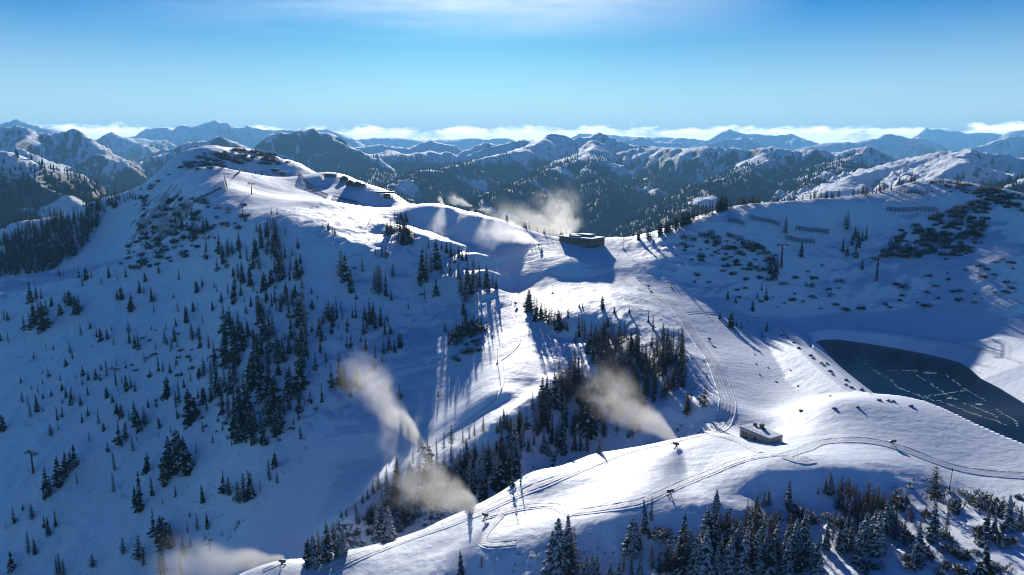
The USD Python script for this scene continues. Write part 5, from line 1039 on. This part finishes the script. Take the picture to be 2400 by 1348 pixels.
def spray(a, b, flare, dens, label, fall=6.0, scale=6.0, flat=1.0, thr=(.50, 1.05), category="snow spray"):
    """A cloud from world point a to world point b."""
    a, b = np.array(a, float), np.array(b, float); L = np.linalg.norm(b - a); x = (b - a) / L
    z = np.array([0, 0, 1.0]) - x * x[2]; z /= np.linalg.norm(z); y = np.cross(z, x)
    _n[0] += 1
    g = .72 if b[1] > 450 else .52
    look = spray_look(f"spray_{_n[0]:02d}", dens, flare, fall, scale, _n[0] * 3.1, thr, g)
    p = UsdGeom.Xform.Define(stage, numbered("/World", "spray" if category == "snow spray" else "steam"))
    M = Gf.Matrix4d(*[float(q) for r in ((*(x * L), 0), (*(y * L), 0), (*(z * L * flat), 0), (*a, 1)) for q in r]); p.AddTransformOp().Set(M)
    usdkit.mesh(stage, str(p.GetPath()) + "/cloud", cone_shell(flare), look)
    tag(p, label, category, kind="stuff")
def gun_spray(u, v, u1, v1, flare, dens, label, back=0.0, up=1.6, **k):
    p = np.array(spot(u, v)); p[2] += up
    spray(p, sight(u1, v1, depth_of(p) + back), flare, dens, label, **k)
gun_spray(993, 1056, 800, 820, .30, .085, "long snow plume blown left from the gully rim", 6)
p_ = np.array(spot(993, 1056))
spray(sight(905, 900, depth_of(p_) + 8), sight(930, 1120, depth_of(p_) + 2), .36, .03, "veil of falling snow under the long plume", fall=.8, scale=9)
gun_spray(1137, 1214, 905, 1085, .52, .09, "billowing snow cloud over the foreground shelf", 4)
gun_spray(662, 1322, 330, 1322, .24, .10, "flat snow plume along the bottom edge", 12)
gun_spray(1585, 1044, 1360, 870, .42, .085, "snow plume in front of the gully wood", 6)
gun_spray(1166, 850, 1163, 806, .34, .30, "small dazzling snow burst on the sunlit piste", 1, fall=1.5)
spray(sight(1166, 818, 340), sight(1180, 905, 334), .32, .05, "snow falling below the dazzling burst", fall=1.4, scale=8)
gun_spray(1043, 505, 1026, 458, .34, .16, "bright snow burst from the tall lance on the rim", 2, up=6, fall=1.4)
spray(sight(1040, 478, 600), sight(1015, 575, 575), .34, .022, "snow falling from the tall lance on the rim", fall=1.6, scale=8)
gun_spray(1118, 508, 1160, 495, .36, .07, "snow burst from the second lance on the rim", 4, up=6, fall=1.4)
spray(sight(1140, 500, 585), sight(1120, 590, 570), .34, .022, "snow falling from the second lance on the rim", fall=1.4, scale=8)
gun_spray(1262, 575, 1120, 515, .42, .055, "snow plume left of the timber building", 6)
spray(sight(1215, 540, 545), sight(1110, 580, 540), .42, .016, "thin drifting snow left of the timber building", fall=.9)
spray(sight(1328, 558, 612), sight(1292, 452, 640), .80, .020, "broad snow cloud behind the timber building", fall=3)
spray(sight(1326, 558, 610), sight(1362, 505, 620), .50, .05, "bright core of the snow cloud beside the timber building roof", fall=4)
spray(sight(1335, 555, 625), sight(1150, 495, 660), .36, .022, "wide drifting snow behind the timber building", fall=2)
spray(sight(1108, 484, 690), sight(1045, 460, 700), .34, .05, "low snow plume on the plateau skyline", fall=1.6)
gun_spray(893, 480, 893, 452, .34, .11, "snow burst beside the lift station", 2, up=4, fall=1.4)
spray(sight(895, 458, 780), sight(888, 500, 760), .30, .035, "snow falling beside the lift station", fall=1.4)
gun_spray(760, 435, 752, 402, .34, .10, "snow burst between the huts and the fences", 3, up=3, fall=1.4)
spray(sight(735, 405, 850), sight(690, 400, 860), .34, .025, "faint snow haze over the upper plateau", fall=1.2)
gun_spray(1572, 1158, 1690, 1082, .085, .085, "narrow snow jet at the rounded bank", 4, fall=2.4)
gun_spray(1350, 1210, 1445, 1140, .12, .05, "fine snow jet above the snowy tree group", 4)
gun_spray(2092, 1040, 2130, 1020, .25, .03, "faint snow spray by the gun under the dam", 2)
for u, v, w, dn in ((2190, 985, 22, .003), (2300, 990, 26, .004), (2385, 985, 22, .003), (2060, 900, 20, .001)):
    dd = 101.5 / tdrop(v) / 1.0
    q = sight(u, v, depth_of((0, dd, CAMZ - 101.5)))
    spray((q[0] - w, q[1], POOLZ + CAMZ + 3.2), (q[0] + w, q[1] - 6, POOLZ + CAMZ + 5.5), .22, dn, ["steam rising by the near bank of the reservoir", "steam over the middle of the reservoir", "steam at the right end of the reservoir", "faint steam at the left end of the reservoir"][int((u > 2200) + (u > 2350)) if u != 2060 else 3], fall=.6, scale=4, category="steam")
# ---------------------------------------------------------------- tracks pressed into the snow
pack_look = material("packed_snow", {"geo": ("geometry", {}), "n": ("noise_texture", {"scale": 2.2, "detail": 5.0, "roughness": 0.65}), "r": ("rgb_ramp", {"ramp": [(0.3, (0.50, 0.56, 0.64)), (0.7, (0.72, 0.76, 0.82))]}), "b": ("bump", {"strength": 0.9, "distance": 0.3}),
    "p": ("principled_bsdf", {"roughness": 0.55, "specular_ior_level": 0.3})}, [("geo.position", "n.vector"), ("n.fac", "r.fac"), ("n.fac", "b.height"), ("r.color", "p.base_color"), ("b.normal", "p.normal")], surface="p.BSDF")

def track(px, width, label, profile, step=.8, lift=.06, look=None, rag=.16):
    P = np.array([p[:2] for p in (spot(u, v) for u, v in px) if p])
    d = np.r_[0, np.cumsum(np.hypot(*np.diff(P, axis=0).T))]
    s = np.arange(0, d[-1], step)
    from scipy.interpolate import PchipInterpolator
    C = np.c_[PchipInterpolator(d, P[:, 0])(s), PchipInterpolator(d, P[:, 1])(s)]
    C = ndimage.gaussian_filter1d(C, 3.0 / step, axis=0, mode="nearest")
    T = np.gradient(C, axis=0); T /= np.linalg.norm(T, axis=1, keepdims=True); N = np.c_[-T[:, 1], T[:, 0]]
    prof = np.array(profile); n = len(prof)
    jit = np.array([fbm2(s / 1.7, s * 0 + 3.7 * i + len(px), 3, i) for i in range(n)]).T
    off = prof[None, :, 0] * width / 2 * (1 + .06 * jit) ; hz = prof[None, :, 1] + (prof[None, :, 1] > .05) * jit * rag
    X = C[:, :1] + N[:, :1] * off; Y = C[:, 1:] + N[:, 1:] * off
    base = ground(X, Y)
    Z = base + lift + hz; Z[:, 0] = base[:, 0] - .5; Z[:, -1] = base[:, -1] - .5
    Z = np.where(np.arange(n)[None] % (n - 1) == 0, Z, np.maximum(Z, base + .03))
    i = np.arange(len(s) * n).reshape(len(s), n)
    q = np.stack([i[:-1, :-1], i[1:, :-1], i[1:, 1:], i[:-1, 1:]], -1).reshape(-1, 4)
    f = np.vstack([q[:, [0, 2, 1]], q[:, [0, 3, 2]]])
    v = np.stack([X, Y, Z], -1).reshape(-1, 3)
    m = usdkit.mesh(stage, numbered("/World", "snow_track"), trimesh.Trimesh(v, f, process=False), look or pack_look)
    tag(m, label, "track", kind="structure")
ROAD = [(-1.12, -.3), (-1.04, .03), (-.97, .12), (-.88, .05), (-.74, .02), (-.66, .05), (-.5, .0), (-.34, .0), (-.26, .04), (-.12, .0), (.1, .01), (.18, .05), (.3, .0), (.5, .0), (.58, .045), (.74, .01), (.88, .05), (.97, .13), (1.04, .03), (1.12, -.3)]
RUT = [(-1.15, -.3), (-1.0, .06), (-.86, .0), (-.55, .0), (-.42, .07), (.42, .07), (.55, 0.), (.86, .0), (1.0, .06), (1.15, -.3)]
GROOVE = [(-1.3, -.2), (-1.0, .11), (-.35, .0), (.35, .0), (1.0, .11), (1.3, -.2)]
track([(1475,648),(1490,668),(1540,692),(1585,725),(1620,775),(1660,832),(1690,890),(1706,940),(1697,985),(1665,1015)], 6.6, "winding groomed snow road below the timber building", ROAD)
track([(1665,1015),(1600,1030),(1500,1052),(1400,1085),(1300,1125),(1200,1165),(1130,1200),(1050,1230),(950,1266),(870,1294),(800,1324),(740,1348)], 4.2, "twin ruts along the sunlit foreground shelf", RUT)
track([(2430,1116),(2300,1108),(2200,1085),(2130,1057),(2080,1042),(2000,1031),(1930,1036),(1880,1056),(1835,1070)], 4.8, "snow road under the dam at right", ROAD)
track([(1850,1066),(1780,1070),(1720,1085),(1660,1110),(1600,1135),(1540,1163),(1500,1180),(1420,1192),(1340,1203)], 3.6, "rutted track from the hut bend toward the rounded bank", RUT)
track([(1660,1020),(1700,1026),(1730,1034),(1760,1050),(1790,1064)], 2.6, "short spur track to the concrete pump house", RUT)
track([(1185,1190),(1160,1222),(1135,1250),(1122,1272),(1135,1282),(1175,1278),(1225,1272)], 3.0, "hooked turning track at bottom centre", RUT)
track([(1120,1216),(1170,1204),(1230,1188),(1290,1183),(1325,1198),(1350,1214)], 3.2, "curved double track above the snowy tree group", RUT)
track([(1840,1068),(1865,1078),(1890,1082),(1912,1076)], 5.0, "churned turning place on the track bend", ROAD)
track([(1215,662),(1203,700),(1200,730),(1214,760),(1216,800),(1195,828),(1165,850)], 1.6, "thin snowmobile trail down the upper sunlit piste", GROOVE, .6)
track([(1176,858),(1178,895),(1162,935),(1112,975),(1060,1010),(1005,1050),(935,1110),(860,1165),(780,1235),(720,1285),(660,1322),(600,1345)], 1.5, "long dark hose groove along the gully rim", GROOVE, .6)
track([(1598,738),(1650,733),(1720,738),(1790,748),(1850,752)], 2.4, "level path at the foot of the right hill", GROOVE)
track([(2000,768),(2130,786),(2250,806),(2330,828),(2400,852)], 2.4, "faint path above the far shore of the reservoir", GROOVE)
track([(1872,792),(1905,815),(1950,853),(2000,893),(2045,926)], 1.5, "footpath on the dam crown", GROOVE, .5)
track([(1275,555),(1300,560),(1335,572)], 4.0, "churned ramp beside the timber building", ROAD)
track([(1760,1345),(1760,1348)], 1.0, "x", GROOVE) if False else None
# ---------------------------------------------------------------- the air
haze_look = material("haze", {"v": ("principled_volume", {"color": (0.22, 0.58, 1.0), "density": HAZE, "anisotropy": 0.15})}, volume="v.volume")
lo, hi = min(NZ.min(), FZ.min()) + CAMZ - 1.0, max(FZ.max(), 0) + CAMZ + 60.0
box = trimesh.creation.box(bounds=[[-33000, -2500, lo], [33000, 31500, hi]])
tag(usdkit.mesh(stage, "/World/haze", box, haze_look), "thin blue mountain haze between the ranges", "haze", kind="stuff")
